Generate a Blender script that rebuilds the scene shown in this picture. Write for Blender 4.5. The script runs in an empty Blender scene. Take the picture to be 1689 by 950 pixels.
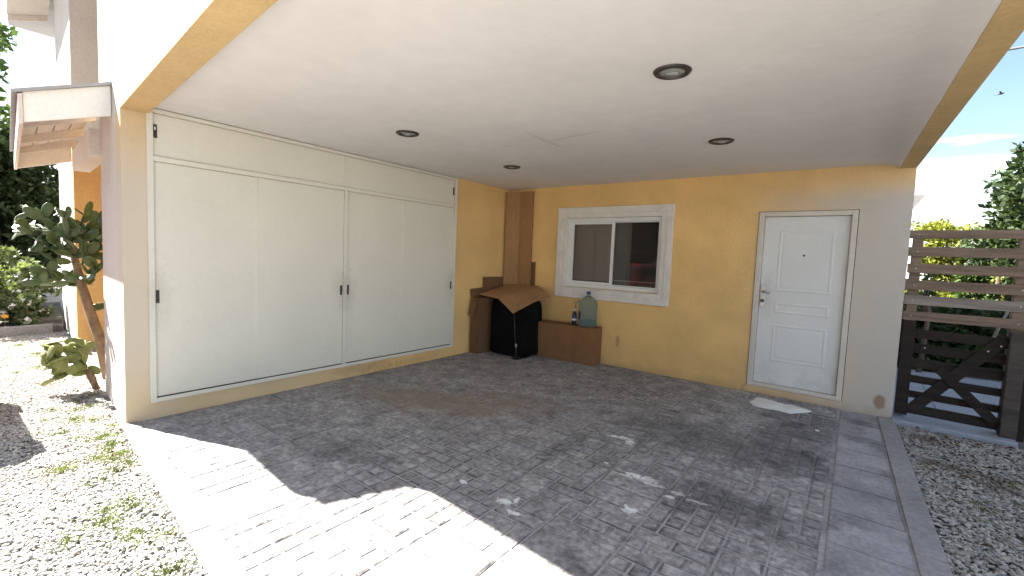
import bpy, bmesh, math, random
import numpy as np
from mathutils import Vector, Matrix
random.seed(7); rng = np.random.default_rng(7)
SC = bpy.context.scene; COL = SC.collection
PI = math.pi; R = math.radians

# ------------------------------------------------------------------ camera
CAM = (4.67337, -6.00231, 1.50898); YAW, PITCH, ROLL, FPX = -0.648596, -0.070173, 0.040810, 743.843
fw = Vector((math.sin(YAW)*math.cos(PITCH), math.cos(YAW)*math.cos(PITCH), math.sin(PITCH)))
r0 = Vector((math.cos(YAW), -math.sin(YAW), 0)); u0 = r0.cross(fw)
rt = r0*math.cos(ROLL)+u0*math.sin(ROLL); up = -r0*math.sin(ROLL)+u0*math.cos(ROLL)
cd = bpy.data.cameras.new('camera'); co = bpy.data.objects.new('camera', cd); COL.objects.link(co)
cd.sensor_fit = 'HORIZONTAL'; cd.sensor_width = 36; cd.lens = FPX/1689*36; cd.clip_end = 2000; cd.clip_start = 0.02
M = Matrix((( rt.x, up.x, -fw.x, CAM[0]), (rt.y, up.y, -fw.y, CAM[1]), (rt.z, up.z, -fw.z, CAM[2]), (0, 0, 0, 1)))
co.matrix_world = M; SC.camera = co
def project(p):
    d = Vector(p)-Vector(CAM); w = d.dot(fw)
    if w < 0.05: return None
    return (844.5+FPX*d.dot(rt)/w, 475-FPX*d.dot(up)/w)

# ------------------------------------------------------------------ light
SUN_DIR = Vector((1.045, .364, -1)).normalized()          # the way the light travels
EL = math.asin(-SUN_DIR.z)
sl = bpy.data.lights.new('sun', 'SUN'); so = bpy.data.objects.new('sun', sl); COL.objects.link(so)
sl.energy = 5.0; sl.angle = R(0.55); sl.color = (1, .955, .88)
so.rotation_euler = SUN_DIR.to_track_quat('-Z', 'Y').to_euler(); so.location = (-20, -10, 25)
W = bpy.data.worlds.new('World'); SC.world = W; W.use_nodes = True
nt = W.node_tree; nt.nodes.clear(); N = nt.nodes.new; L = nt.links.new
wo = N('ShaderNodeOutputWorld'); sky = N('ShaderNodeTexSky'); sky.sky_type = 'NISHITA'; sky.sun_disc = False
sky.sun_elevation = EL; sky.sun_rotation = math.atan2(-SUN_DIR.x, -SUN_DIR.y)
b1 = N('ShaderNodeBackground'); b1.inputs[1].default_value = .05; L(sky.outputs[0], b1.inputs[0])
b2 = N('ShaderNodeBackground'); b2.inputs[0].default_value = (.93, .97, 1, 1); b2.inputs[1].default_value = .5
tc = N('ShaderNodeTexCoord'); mp = N('ShaderNodeMapping'); mp.inputs['Scale'].default_value = (1.3, 1.3, 9); mp.inputs['Location'].default_value = (.35, .2, .4)
L(tc.outputs['Generated'], mp.inputs[0]); nz = N('ShaderNodeTexNoise'); nz.inputs['Scale'].default_value = 1.6; nz.inputs['Detail'].default_value = 5; nz.inputs['Roughness'].default_value = .5
L(mp.outputs[0], nz.inputs['Vector']); rp = N('ShaderNodeValToRGB'); rp.color_ramp.elements[0].position = .53; rp.color_ramp.elements[1].position = .66
L(nz.outputs['Fac'], rp.inputs[0])
sx = N('ShaderNodeSeparateXYZ'); L(tc.outputs['Generated'], sx.inputs[0])
hz = N('ShaderNodeMapRange'); hz.inputs[1].default_value = .06; hz.inputs[2].default_value = .15; hz.inputs[3].default_value = .95; hz.inputs[4].default_value = 0
L(sx.outputs[2], hz.inputs[0]); mx = N('ShaderNodeMath'); mx.operation = 'MAXIMUM'; L(rp.outputs[0], mx.inputs[0]); L(hz.outputs[0], mx.inputs[1])
ms = N('ShaderNodeMixShader'); L(mx.outputs[0], ms.inputs[0]); L(b1.outputs[0], ms.inputs[1]); L(b2.outputs[0], ms.inputs[2]); L(ms.outputs[0], wo.inputs[0])
SC.view_settings.view_transform = 'Standard'; SC.view_settings.look = 'None'; SC.view_settings.gamma = 1
SC.view_settings.exposure = 2.68
SC.render.engine = 'CYCLES'
SC.cycles.max_bounces = 10; SC.cycles.diffuse_bounces = 6

# ------------------------------------------------------------------ materials
def ramp(nt, fac, stops):
    r = nt.nodes.new('ShaderNodeValToRGB'); e = r.color_ramp.elements
    while len(e) < len(stops): e.new(.5)
    for x, (p, c) in zip(e, stops): x.position = p; x.color = (*c, 1) if len(c) == 3 else c
    nt.links.new(fac, r.inputs[0]); return r.outputs[0]
class Mat:
    """a Principled material made of position noises"""
    def __init__(s, name, base, rough=.7, var=.12, scale=3, bump=.0, bscale=60, metal=0, spec=.5, fine=.06, fscale=40, coords='pos', stretch=(1, 1, 1)):
        s.m = bpy.data.materials.new(name); s.m.use_nodes = True; s.nt = s.m.node_tree
        s.b = s.nt.nodes['Principled BSDF']; n = s.nt.nodes.new; l = s.nt.links.new
        s.b.inputs['Roughness'].default_value = rough; s.b.inputs['Metallic'].default_value = metal
        s.b.inputs['Specular IOR Level'].default_value = spec
        if coords == 'pos': g = n('ShaderNodeNewGeometry'); s.pos = g.outputs['Position']
        else: g = n('ShaderNodeTexCoord'); s.pos = g.outputs['Object']
        v = n('ShaderNodeMapping'); v.inputs['Scale'].default_value = stretch; l(s.pos, v.inputs[0]); s.vec = v.outputs[0]
        hi = [min(1, c*(1+var)) for c in base]; lo = [c*(1-var) for c in base]
        s.col = ramp(s.nt, s.noise(scale, 5), [(.3, lo), (.7, hi)])
        if fine:
            f = ramp(s.nt, s.noise(fscale, 3), [(.35, (1-fine*2,)*3), (.65, (1, 1, 1))]); s.col = s.mix(f, s.col, 'MULTIPLY')
        if bump:
            s.bumpn = n('ShaderNodeBump'); s.bumpn.inputs['Strength'].default_value = bump; s.bumpn.inputs['Distance'].default_value = .01
            l(s.noise(bscale, 4), s.bumpn.inputs['Height']); l(s.bumpn.outputs[0], s.b.inputs['Normal'])
    def noise(s, scale, detail=4, rough=.55, vec=None):
        t = s.nt.nodes.new('ShaderNodeTexNoise'); t.inputs['Scale'].default_value = scale; t.inputs['Detail'].default_value = detail; t.inputs['Roughness'].default_value = rough
        s.nt.links.new(vec or s.vec, t.inputs['Vector']); return t.outputs['Fac']
    def math(s, op, a, b=0, clamp=False):
        m = s.nt.nodes.new('ShaderNodeMath'); m.operation = op; m.use_clamp = clamp
        for i, x in enumerate((a, b)):
            if isinstance(x, (int, float)): m.inputs[i].default_value = x
            else: s.nt.links.new(x, m.inputs[i])
        return m.outputs[0]
    def mix(s, a, b, mode='MIX', fac=1.0):
        m = s.nt.nodes.new('ShaderNodeMix'); m.data_type = 'RGBA'; m.blend_type = mode
        if isinstance(fac, (int, float)): m.inputs[0].default_value = fac
        else: s.nt.links.new(fac, m.inputs[0])
        for i, x in ((6, b), (7, a)):
            if isinstance(x, tuple): m.inputs[i].default_value = (*x, 1)
            else: s.nt.links.new(x, m.inputs[i])
        return m.outputs[2]
    def rangev(s, v, a, b, c=0., d=1.):
        m = s.nt.nodes.new('ShaderNodeMapRange'); m.interpolation_type = 'SMOOTHSTEP'
        for i, x in ((1, a), (2, b), (3, c), (4, d)): m.inputs[i].default_value = x
        s.nt.links.new(v, m.inputs[0]); return m.outputs[0]
    def xyz(s):
        x = s.nt.nodes.new('ShaderNodeSeparateXYZ'); s.nt.links.new(s.pos, x.inputs[0]); return x.outputs
    def blot(s, centre, radii, noise=.6, nscale=14, soft=.25, angle=0.):
        """mask of a blotch with a ragged edge"""
        v = s.nt.nodes.new('ShaderNodeMapping'); v.vector_type = 'TEXTURE'; v.inputs['Location'].default_value = centre; v.inputs['Scale'].default_value = radii
        v.inputs['Rotation'].default_value = (0, 0, angle)
        s.nt.links.new(s.pos, v.inputs[0]); d = s.nt.nodes.new('ShaderNodeVectorMath'); d.operation = 'LENGTH'; s.nt.links.new(v.outputs[0], d.inputs[0])
        k = s.math('ADD', d.outputs['Value'], s.math('MULTIPLY', s.math('SUBTRACT', s.noise(nscale, 5, .65), .5), noise*4))
        return s.rangev(k, 1-soft, 1+soft, 1, 0)
    def over(s, colour, mask): s.col = s.mix(colour, s.col, 'MIX', mask)
    def done(s): s.nt.links.new(s.col, s.b.inputs['Base Color']); return s.m

def simple(*a, **k): return Mat(*a, **k).done()
MT = {}
# yellow house paint, bright light near the open side painted in as cream
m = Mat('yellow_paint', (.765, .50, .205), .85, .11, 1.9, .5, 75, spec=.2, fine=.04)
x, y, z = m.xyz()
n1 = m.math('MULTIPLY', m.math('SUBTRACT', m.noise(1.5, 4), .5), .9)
lit_pale = m.rangev(m.math('ADD', x, n1), 3.35, 4.95); top = m.rangev(z, 2.2, 2.5, 1, .25)
m.over((.50, .475, .435), m.math('MULTIPLY', m.math('MULTIPLY', lit_pale, top), .92))
m.over((.25, .13, .07), m.math('MULTIPLY', m.blot((4.97, 0, .15), (.05, .2, .07), .35, 12), .75))
m.over((.33, .19, .09), m.math('MULTIPLY', m.blot((2.05, 0, .36), (.03, .2, .08), .5, 20), .55))
dn = m.math('MULTIPLY', m.rangev(m.math('ADD', z, m.math('MULTIPLY', m.noise(6, 5), .22)), .1, .26, 1, 0), .35)
m.over((.34, .24, .14), dn)
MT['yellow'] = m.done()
m = Mat('side_wall_paint', (.72, .48, .205), .85, .1, 1.6, .25, 90, spec=.2, fine=.04)
x, y, z = m.xyz()
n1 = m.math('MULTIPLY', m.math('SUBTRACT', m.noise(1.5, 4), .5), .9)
lit_pale = m.rangev(m.math('ADD', y, n1), -4.35, -4.85); top = m.math('MULTIPLY', m.rangev(z, 1.9, 2.5, 1, .0), m.rangev(z, .02, .7, .25, 1))
m.over((.58, .535, .48), m.math('MULTIPLY', m.math('MULTIPLY', lit_pale, top), .9))  # daylight on the front end of the wall put into the colour as cream
m.over((.50, .42, .31), m.rangev(y, -2.2, -3.8, 0, .55))
m.over((.16, .12, .09), m.math('MULTIPLY', m.blot((0, -2.75, .07), (.2, .35, .07), 1.0, 14, .7), .3))
m.over((.22, .15, .10), m.math('MULTIPLY', m.blot((0, -2.1, .05), (.2, .5, .05), 1.0, 14, .7), .25))
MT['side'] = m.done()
MT['cream'] = simple('cream_facade_paint', (.56, .52, .465), .85, .06, 1.5, .25, 90, spec=.2)
MT['orange'] = simple('bounce_lit_wall_paint', (.60, .39, .17), .85, .08, 1.5, .2, 90, spec=.2)  # warm bounce light under the canopy painted in as orange
m = Mat('beam_paint', (.60, .43, .21), .85, .1, 2, .2, 90, spec=.2); MT['beam'] = m.done()
m = Mat('ceiling_plaster', (.72, .70, .68), .9, .05, .9, .35, 9, spec=.15, fine=.02, fscale=7)
for c, r_, a in (((2.275, -2.40, 2.6), (.022, .30, .3), 0), ((2.55, -2.42, 2.6), (.30, .020, .3), -.12), ((1.83, -2.41, 2.6), (.045, .02, .3), .3)):
    m.over((.55, .52, .49), m.math('MULTIPLY', m.blot(c, r_, .25, 6, .5, a), .7))
MT['ceiling'] = m.done()
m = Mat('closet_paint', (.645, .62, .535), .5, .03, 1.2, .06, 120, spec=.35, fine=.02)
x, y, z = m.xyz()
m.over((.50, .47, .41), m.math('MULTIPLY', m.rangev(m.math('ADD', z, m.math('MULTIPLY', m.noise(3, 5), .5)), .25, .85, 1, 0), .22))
m.over((.47, .44, .38), m.math('MULTIPLY', m.rangev(m.noise(4.5, 7, .72), .58, .74), .3))
for yy in (-4.79, -3.09, -3.0, -1.34): m.over((.42, .39, .33), m.math('MULTIPLY', m.blot((0, yy, 1.05), (.3, .09, .2), .6, 10, .7), .35))
MT['closet'] = m.done()
m = Mat('white_paint', (.72, .70, .66), .5, .05, 2, .1, 90, fine=.03)
m.over((.45, .36, .26), m.math('MULTIPLY', m.rangev(m.noise(7, 6, .7), .62, .72), .35)); MT['white'] = m.done()
m = Mat('beige_jamb_paint', (.60, .55, .48), .6, .07, 2, .12, 60, fine=.04)
m.over((.34, .22, .13), m.math('MULTIPLY', m.rangev(m.noise(5, 6, .7, None), .60, .72), .45)); MT['jamb'] = m.done()
MT['trim'] = simple('window_surround_plaster', (.70, .66, .60), .8, .08, 6, .3, 50, fine=.06)
m = Mat('white_door_enamel', (.66, .665, .645), .42, .03, 2, .05, 50, fine=.02)
x, y, z = m.xyz()
m.over((.45, .42, .37), m.math('MULTIPLY', m.math('MULTIPLY', m.rangev(z, .55, .12), m.rangev(m.noise(6, 6, .65), .4, .65)), .4)); m.over((.42, .39, .34), m.math('MULTIPLY', m.blot((3.86, 0, 1.15), (.07, .3, .22), .5, 9, .6), .3)); MT['door'] = m.done()
MT['alu'] = simple('white_aluminium', (.72, .72, .70), .35, .03, 3, 0)
MT['chrome'] = simple('brushed_steel', (.40, .39, .38), .3, .1, 20, 0, metal=.9)
MT['darkmetal'] = simple('dark_bronze_metal', (.07, .06, .05), .4, .2, 30, 0, metal=.5)
MT['black'] = simple('black_plastic', (.012, .012, .012), .45, .2, 20, 0)
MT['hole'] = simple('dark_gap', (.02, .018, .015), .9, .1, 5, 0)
MT['blind'] = simple('taupe_roller_blind', (.36, .27, .22), .9, .04, 3, .1, 200)
MT['cover'] = simple('black_cover_fabric', (.005, .005, .005), .95, .3, 5, .4, 25, spec=.12)
MT['slab'] = None
def cardboard(name, c): return simple(name, c, .85, .1, 5, .12, 60, spec=.15, stretch=(1, 1, .25))
MT['card'] = cardboard('cardboard', (.33, .185, .085)); MT['card_d'] = cardboard('dark_cardboard', (.165, .09, .045)); MT['card_l'] = cardboard('tan_cardboard', (.36, .21, .105))
MT['boxwood'] = cardboard('reddish_cardboard', (.235, .12, .055))
def wood(name, c, var=.3): return simple(name, c, .8, var, 3.5, .5, 30, spec=.2, fine=.12, fscale=18, stretch=(.35, 3, 5))
MT['wood'] = wood('brown_weathered_wood', (.235, .17, .125)); MT['wood_g'] = wood('grey_weathered_wood', (.27, .235, .20)); MT['wood_d'] = wood('dark_stained_wood', (.030, .022, .018)); MT['wood_p'] = wood('grey_brown_post_wood', (.085, .07, .06))
MT['boards'] = simple('pinkish_white_soffit_paint', (.62, .56, .51), .7, .06, 3, .1, 60)
MT['roof'] = simple('grey_metal_roof', (.30, .30, .31), .5, .1, 4, .05, 20)
MT['glasslens'] = simple('frosted_lamp_glass', (.27, .29, .27), .22, .25, 12, 0, spec=.7)
# paving: light mortar, dark stamped stones, pale border slabs
def stains(m, k=1.):
    for c, r_, a in (((3.20, -2.41, 0), (.085, .03, .5), .3), ((3.29, -2.47, 0), (.03, .05, .5), 0), ((3.60, -3.0, 0), (.10, .045, .5), .15), ((3.69, -3.03, 0), (.05, .03, .5), .2), ((3.50, -3.03, 0), (.04, .014, .5), .3),
                     ((3.86, -3.03, 0), (.045, .03, .5), .3), ((4.0, -3.06, 0), (.06, .014, .5), .3), ((3.69, -3.44, 0), (.035, .045, .5), .2), ((3.06, -3.87, 0), (.04, .035, .5), .2), ((3.11, -3.80, 0), (.012, .05, .5), .2),
                     ((3.18, -3.93, 0), (.05, .02, .5), .1), ((2.71, -3.86, 0), (.025, .018, .5), 0), ((3.83, -3.12, 0), (.03, .02, .5), 0), ((3.3, -2.95, 0), (.02, .015, .5), 0)):
        m.over((.75, .74, .72), m.math('MULTIPLY', m.blot(c, (r_[0]*1.15, r_[1]*.85, r_[2]), .75, 34, .2, a), .95*k))
    m.over((.26, .20, .145), m.math('MULTIPLY', m.blot((1.35, -2.85, 0), (.85, .32, .5), .45, 5, .5, .35), .62))
    m.over((.24, .19, .14), m.math('MULTIPLY', m.blot((2.0, -2.25, 0), (.45, .25, .5), .5, 6, .5, 0), .45))
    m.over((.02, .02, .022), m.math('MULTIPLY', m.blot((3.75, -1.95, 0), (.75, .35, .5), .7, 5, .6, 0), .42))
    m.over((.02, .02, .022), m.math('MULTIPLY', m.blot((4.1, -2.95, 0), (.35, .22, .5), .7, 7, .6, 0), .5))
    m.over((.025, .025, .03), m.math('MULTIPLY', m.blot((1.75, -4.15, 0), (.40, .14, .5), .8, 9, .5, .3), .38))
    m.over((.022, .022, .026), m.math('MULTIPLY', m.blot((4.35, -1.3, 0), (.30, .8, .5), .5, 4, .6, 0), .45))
    m.over((.03, .028, .028), m.math('MULTIPLY', m.rangev(m.noise(2.6, 7, .7), .54, .68), .42))
m = Mat('paving_mortar', (.40, .382, .372), .9, .22, 4, .5, 40, spec=.2, fine=.12); stains(m, .6); MT['mortar'] = m.done()
m = Mat('stamped_concrete_stone', (.43, .408, .398), .82, .32, 6, .95, 26, spec=.25, fine=.22, fscale=26)
m.bumpn.inputs['Distance'].default_value = .022
at_ = m.nt.nodes.new('ShaderNodeAttribute'); at_.attribute_name = 'tone'
m.col = m.mix(ramp(m.nt, at_.outputs['Fac'], [(0, (.36, .36, .37)), (.35, (.78, .78, .79)), (1, (1.0, 1.0, 1.0))]), m.col, 'MULTIPLY')
stains(m); MT['stone'] = m.done()
m = Mat('pale_border_concrete', (.37, .355, .365), .85, .25, 3, .6, 30, spec=.2, fine=.12); 
m.over((.10, .095, .10), m.math('MULTIPLY', m.rangev(m.noise(2.2, 7, .7), .48, .66), .7))
at_ = m.nt.nodes.new('ShaderNodeAttribute'); at_.attribute_name = 'tone'
m.col = m.mix(ramp(m.nt, at_.outputs['Fac'], [(0, (.40, .40, .42)), (.4, (.85, .85, .86)), (1, (1.0, 1.0, 1.0))]), m.col, 'MULTIPLY'); MT['slab'] = m.done()
MT['kerb'] = simple('kerb_concrete', (.31, .295, .295), .9, .16, 3, .4, 50, spec=.2, fine=.12)
def gravel(name, a, b, c):
    m = Mat(name, a, .9, .3, 18, .9, 70, spec=.2, fine=.3, fscale=55)
    m.over(b, m.rangev(m.noise(34, 3), .45, .62)); m.over(c, m.math('MULTIPLY', m.rangev(m.noise(1.2, 6, .65), .52, .66), .6)); return m.done()
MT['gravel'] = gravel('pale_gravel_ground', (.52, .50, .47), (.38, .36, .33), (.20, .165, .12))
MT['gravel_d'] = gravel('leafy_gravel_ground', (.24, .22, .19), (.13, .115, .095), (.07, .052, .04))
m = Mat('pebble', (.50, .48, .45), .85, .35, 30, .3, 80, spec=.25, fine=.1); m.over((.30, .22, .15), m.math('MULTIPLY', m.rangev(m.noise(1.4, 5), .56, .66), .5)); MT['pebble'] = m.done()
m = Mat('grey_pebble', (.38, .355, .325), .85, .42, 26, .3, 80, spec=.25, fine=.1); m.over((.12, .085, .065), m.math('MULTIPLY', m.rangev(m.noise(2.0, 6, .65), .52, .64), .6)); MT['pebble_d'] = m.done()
MT['tile'] = simple('pale_path_tile', (.25, .27, .32), .5, .1, 3, .05, 40)
MT['sill'] = simple('bluish_concrete_step', (.30, .32, .37), .8, .15, 4, .3, 40)
def leaf(name, c, var=.4, sub=.0):
    m = Mat(name, c, .55, var, 2.2, 0, spec=.35, fine=.25, fscale=14)
    mm = m.done(); b = m.b; b.inputs['Subsurface Weight'].default_value = 0
    tr = m.nt.nodes.new('ShaderNodeBsdfTranslucent'); m.nt.links.new(m.mix((1.0, 1.0, .55), m.col, 'MULTIPLY'), tr.inputs[0])
    ad = m.nt.nodes.new('ShaderNodeMixShader'); ad.inputs[0].default_value = .3
    o = m.nt.nodes['Material Output']; m.nt.links.new(b.outputs[0], ad.inputs[1]); m.nt.links.new(tr.outputs[0], ad.inputs[2]); m.nt.links.new(ad.outputs[0], o.inputs[0])
    return mm
MT['leaf_d'] = leaf('dark_evergreen_leaf', (.045, .075, .025)); MT['leaf_m'] = leaf('mid_green_leaf', (.09, .15, .035)); MT['leaf_y'] = leaf('yellow_green_leaf', (.27, .30, .05)); MT['leaf_b'] = leaf('grey_green_leaf', (.21, .27, .12))
MT['grass'] = leaf('grass_blade', (.20, .25, .08))
MT['petal'] = simple('white_petal', (.78, .77, .74), .6, .05, 3, 0); MT['petal_o'] = simple('orange_petal', (.8, .33, .03), .6, .1, 3, 0)
MT['deadleaf'] = simple('dead_leaf', (.10, .065, .04), .8, .5, 12, 0)
MT['bark'] = simple('bark', (.12, .085, .06), .9, .3, 6, .8, 30)
m = Mat('cactus_skin', (.075, .115, .04), .5, .3, 5, .25, 60, coords='obj', fine=.1); MT['cactus'] = m.done()
m = Mat('pale_cactus_skin', (.22, .245, .075), .5, .3, 5, .25, 60, coords='obj', fine=.1); MT['cactus_l'] = m.done()
MT['trunkc'] = simple('cactus_trunk_bark', (.23, .15, .095), .85, .35, 14, .7, 40)
MT['cloth'] = simple('white_cloth', (.74, .73, .71), .9, .06, 8, .3, 120)
MT['redcar'] = simple('red_car_paint', (.26, .03, .02), .25, .05, 2, 0, spec=.6); MT['tyre'] = simple('tyre_rubber', (.02, .02, .02), .8, .2, 20, .2)
m = Mat('window_glass', (.03, .03, .03), .03, 0, 1, 0, fine=0); m.b.inputs['Transmission Weight'].default_value = .0; MT['carglass'] = m.done()
g = bpy.data.materials.new('pane_glass'); g.use_nodes = True; gt = g.node_tree; gt.nodes.remove(gt.nodes['Principled BSDF'])
gl = gt.nodes.new('ShaderNodeBsdfGlossy'); gl.inputs['Roughness'].default_value = .015; gtr = gt.nodes.new('ShaderNodeBsdfTransparent'); gtr.inputs[0].default_value = (.85, .84, .82, 1)
fr = gt.nodes.new('ShaderNodeFresnel'); fr.inputs[0].default_value = 1.5; gm = gt.nodes.new('ShaderNodeMixShader')
gt.links.new(fr.outputs[0], gm.inputs[0]); gt.links.new(gtr.outputs[0], gm.inputs[1]); gt.links.new(gl.outputs[0], gm.inputs[2]); du = gt.nodes.new('ShaderNodeBsdfDiffuse'); du.inputs[0].default_value = (.5, .44, .4, 1); g3 = gt.nodes.new('ShaderNodeMixShader'); g3.inputs[0].default_value = .04
gt.links.new(gm.outputs[0], g3.inputs[1]); gt.links.new(du.outputs[0], g3.inputs[2]); gt.links.new(g3.outputs[0], gt.nodes['Material Output'].inputs[0]); MT['glass'] = g
g = bpy.data.materials.new('jug_plastic'); g.use_nodes = True; gt = g.node_tree; b = gt.nodes['Principled BSDF']
b.inputs['Base Color'].default_value = (.50, .62, .64, 1); b.inputs['Roughness'].default_value = .12; b.inputs['Transmission Weight'].default_value = .88; b.inputs['IOR'].default_value = 1.12
MT['jug'] = g
MT['bluelabel'] = simple('blue_label', (.03, .05, .17), .5, .15, 20, 0); MT['whitelabel'] = simple('white_label', (.7, .72, .74), .5, .05, 20, 0)
MT['plaster'] = simple('white_neighbour_wall', (.6, .58, .55), .8, .05, 1, .1, 40)
MT['feather'] = simple('dark_feather', (.05, .045, .04), .7, .3, 30, 0)
MT['cable'] = simple('grey_cable', (.16, .16, .17), .6, .1, 5, 0)

# ------------------------------------------------------------------ mesh helpers
class MB:
    def __init__(s): s.v = []; s.f = []
    def add(s, vs, fs):
        k = len(s.v); s.v += [tuple(p) for p in vs]; s.f += [tuple(i+k for i in q) for q in fs]; return s
    def prism(s, poly, z0, z1):
        n = len(poly); area = sum(poly[i][0]*poly[(i+1) % n][1]-poly[(i+1) % n][0]*poly[i][1] for i in range(n))
        if area < 0: poly = poly[::-1]
        return s.add([(x, y, z0) for x, y in poly]+[(x, y, z1) for x, y in poly],
                     [tuple(range(n))[::-1], tuple(range(n, 2*n))]+[(i, (i+1) % n, n+(i+1) % n, n+i) for i in range(n)])
    def box(s, x0, x1, y0, y1, z0, z1): return s.prism([(x0, y0), (x1, y0), (x1, y1), (x0, y1)], z0, z1)
    def hexa(s, a, b):   # two quads of four points
        return s.add(list(a)+list(b), [(0, 3, 2, 1), (4, 5, 6, 7)]+[(i, (i+1) % 4, 4+(i+1) % 4, 4+i) for i in range(4)])
    def bar(s, a, b, w, t, side):   # board from a to b, w wide in the plane facing 'side', t thick along side
        a, b, side = Vector(a), Vector(b), Vector(side).normalized(); q = (b-a).cross(side).normalized()*w/2; h = side*t/2
        return s.hexa([a-q-h, a+q-h, a+q+h, a-q+h], [b-q-h, b+q-h, b+q+h, b-q+h])
    def tube(s, pts, rad, n=8, cap=True):
        pts = [Vector(p) for p in pts]; rad = rad if isinstance(rad, (list, tuple)) else [rad]*len(pts); rings = []; k = len(s.v)
        for i, p in enumerate(pts):
            t = (pts[min(i+1, len(pts)-1)]-pts[max(i-1, 0)]).normalized(); a = t.orthogonal().normalized() if abs(t.z) > .9 else t.cross(Vector((0, 0, 1))).normalized(); b_ = t.cross(a)
            for j in range(n): s.v.append(tuple(p+rad[i]*(a*math.cos(2*PI*j/n)+b_*math.sin(2*PI*j/n))))
        for i in range(len(pts)-1):
            for j in range(n): s.f.append((k+i*n+j, k+i*n+(j+1) % n, k+(i+1)*n+(j+1) % n, k+(i+1)*n+j))
        if cap: s.f.append(tuple(k+j for j in range(n))[::-1]); s.f.append(tuple(k+(len(pts)-1)*n+j for j in range(n)))
        return s
    def lathe(s, prof, c, n=32, close=True):
        k = len(s.v); m_ = len(prof)
        for r_, z in prof:
            for j in range(n): s.v.append((c[0]+r_*math.cos(2*PI*j/n), c[1]+r_*math.sin(2*PI*j/n), c[2]+z))
        for i in range(m_-1):
            for j in range(n): s.f.append((k+i*n+j, k+i*n+(j+1) % n, k+(i+1)*n+(j+1) % n, k+(i+1)*n+j))
        if close: s.f.append(tuple(k+j for j in range(n))[::-1]); s.f.append(tuple(k+(m_-1)*n+j for j in range(n)))
        return s
    def mesh(s, name): 
        me = bpy.data.meshes.new(name); me.from_pydata(s.v, [], s.f); me.update()
        bm = bmesh.new(); bm.from_mesh(me); bmesh.ops.recalc_face_normals(bm, faces=bm.faces); bm.to_mesh(me); bm.free(); return me
def origin(o):
    v = Vector((0, 0, 0))
    while o: v += Vector(o.location); o = o.parent
    return v
def link(name, me, mat, parent=None, smooth=False, bevel=0, seg=2, loc=None):
    if mat and not me.materials: me.materials.append(MT[mat] if isinstance(mat, str) else mat)
    o = bpy.data.objects.new(name, me); COL.objects.link(o)
    if parent: o.parent = parent
    if loc is not None: o.location = loc
    if smooth: me.polygons.foreach_set('use_smooth', [True]*len(me.polygons))
    if bevel:
        b = o.modifiers.new('bevel', 'BEVEL'); b.width = bevel; b.segments = seg; b.limit_method = 'ANGLE'; b.angle_limit = R(40)
    return o
def part(name, mb, mat, parent=None, **k):      # mb in world coordinates
    me = mb.mesh(name)
    if parent: me.transform(Matrix.Translation(-origin(parent)))
    return link(name, me, mat, parent, **k)
def tag(o, label, cat, group=None, kind=None):
    o['label'] = label
    if cat: o['category'] = cat
    if group: o['group'] = group
    if kind: o['kind'] = kind
    return o
def thing(name, label, cat, loc=(0, 0, 0), group=None):
    o = bpy.data.objects.new(name, None); COL.objects.link(o); o.location = loc; o.empty_display_size = .1
    return tag(o, label, cat, group)
def single(name, mb, mat, label, cat, loc, group=None, **k):
    me = mb.mesh(name); me.transform(Matrix.Translation(-Vector(loc))); o = link(name, me, mat, None, loc=loc, **k); return tag(o, label, cat, group)
def structure(name, mb, mat, **k):
    o = part(name, mb, mat, **k); o['kind'] = 'structure'; return o

# ------------------------------------------------------------------ the plan of the place
A = .0813; D0 = 5.0117; H = 2.6; HB = 2.543
fd = Vector((math.cos(A), -math.sin(A), 0)); fn = Vector((math.sin(A), math.cos(A), 0)); fp = Vector((0, -D0, 0))
def F(s, off, z=0): return fp+fd*s+fn*off+Vector((0, 0, z))           # along the front of the house, off = into it
def F2(s, off): p = F(s, off); return (p.x, p.y)
def fbox(mb, s0, s1, o0, o1, z0, z1): return mb.prism([F2(s0, o0), F2(s1, o0), F2(s1, o1), F2(s0, o1)], z0, z1)
RB = Vector((math.sin(.026), -math.cos(.026), 0))
XR, XW = 4.9475, 5.079
ZT = 5.75

# ground
gm_ = MB(); gm_.add([(-150, -150, -.035), (150, -150, -.035), (150, 150, -.035), (-150, 150, -.035)], [(0, 1, 2, 3)])
structure('ground', gm_, 'gravel')
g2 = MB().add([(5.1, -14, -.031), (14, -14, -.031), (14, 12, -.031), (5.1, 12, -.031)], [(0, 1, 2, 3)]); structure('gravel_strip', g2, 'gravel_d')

# ------------------------------------------------------------------ house
house = thing('house', 'two storey yellow and cream house with open carport, white door and sliding window', 'house')
bw = MB()
for x0, x1, z0, z1 in ((-.25, 1.135, 0, H+.1), (1.135, 2.585, 0, 1.085), (1.135, 2.585, 2.122, H+.1), (2.585, 3.73, 0, H+.1), (3.73, 4.655, 2.142, H+.1), (4.655, XW, 0, H-.0)):
    bw.box(x0, x1, 0, .2, z0, z1)
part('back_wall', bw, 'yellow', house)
sw = MB().prism([(0, 0), (-.25, 0), (-.25, -4.72), (0, -4.72)], 0, H+.1)
sw.prism([(0, -4.72), (-.25, -4.72), F2(-.25, .0), (0, -D0)], 0, HB)
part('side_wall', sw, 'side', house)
cl = MB().prism([(-.2, .15), (XR+.06, .15), (XR+.02, -4), (XR+.12, -5.3), (-.2, -4.86)], H, H+.13)
part('ceiling', cl, 'ceiling', house)
part('room_ceiling', MB().box(-.2, 4.9, .21, 3.4, H+.02, H+.15), 'ceiling', house)
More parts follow.
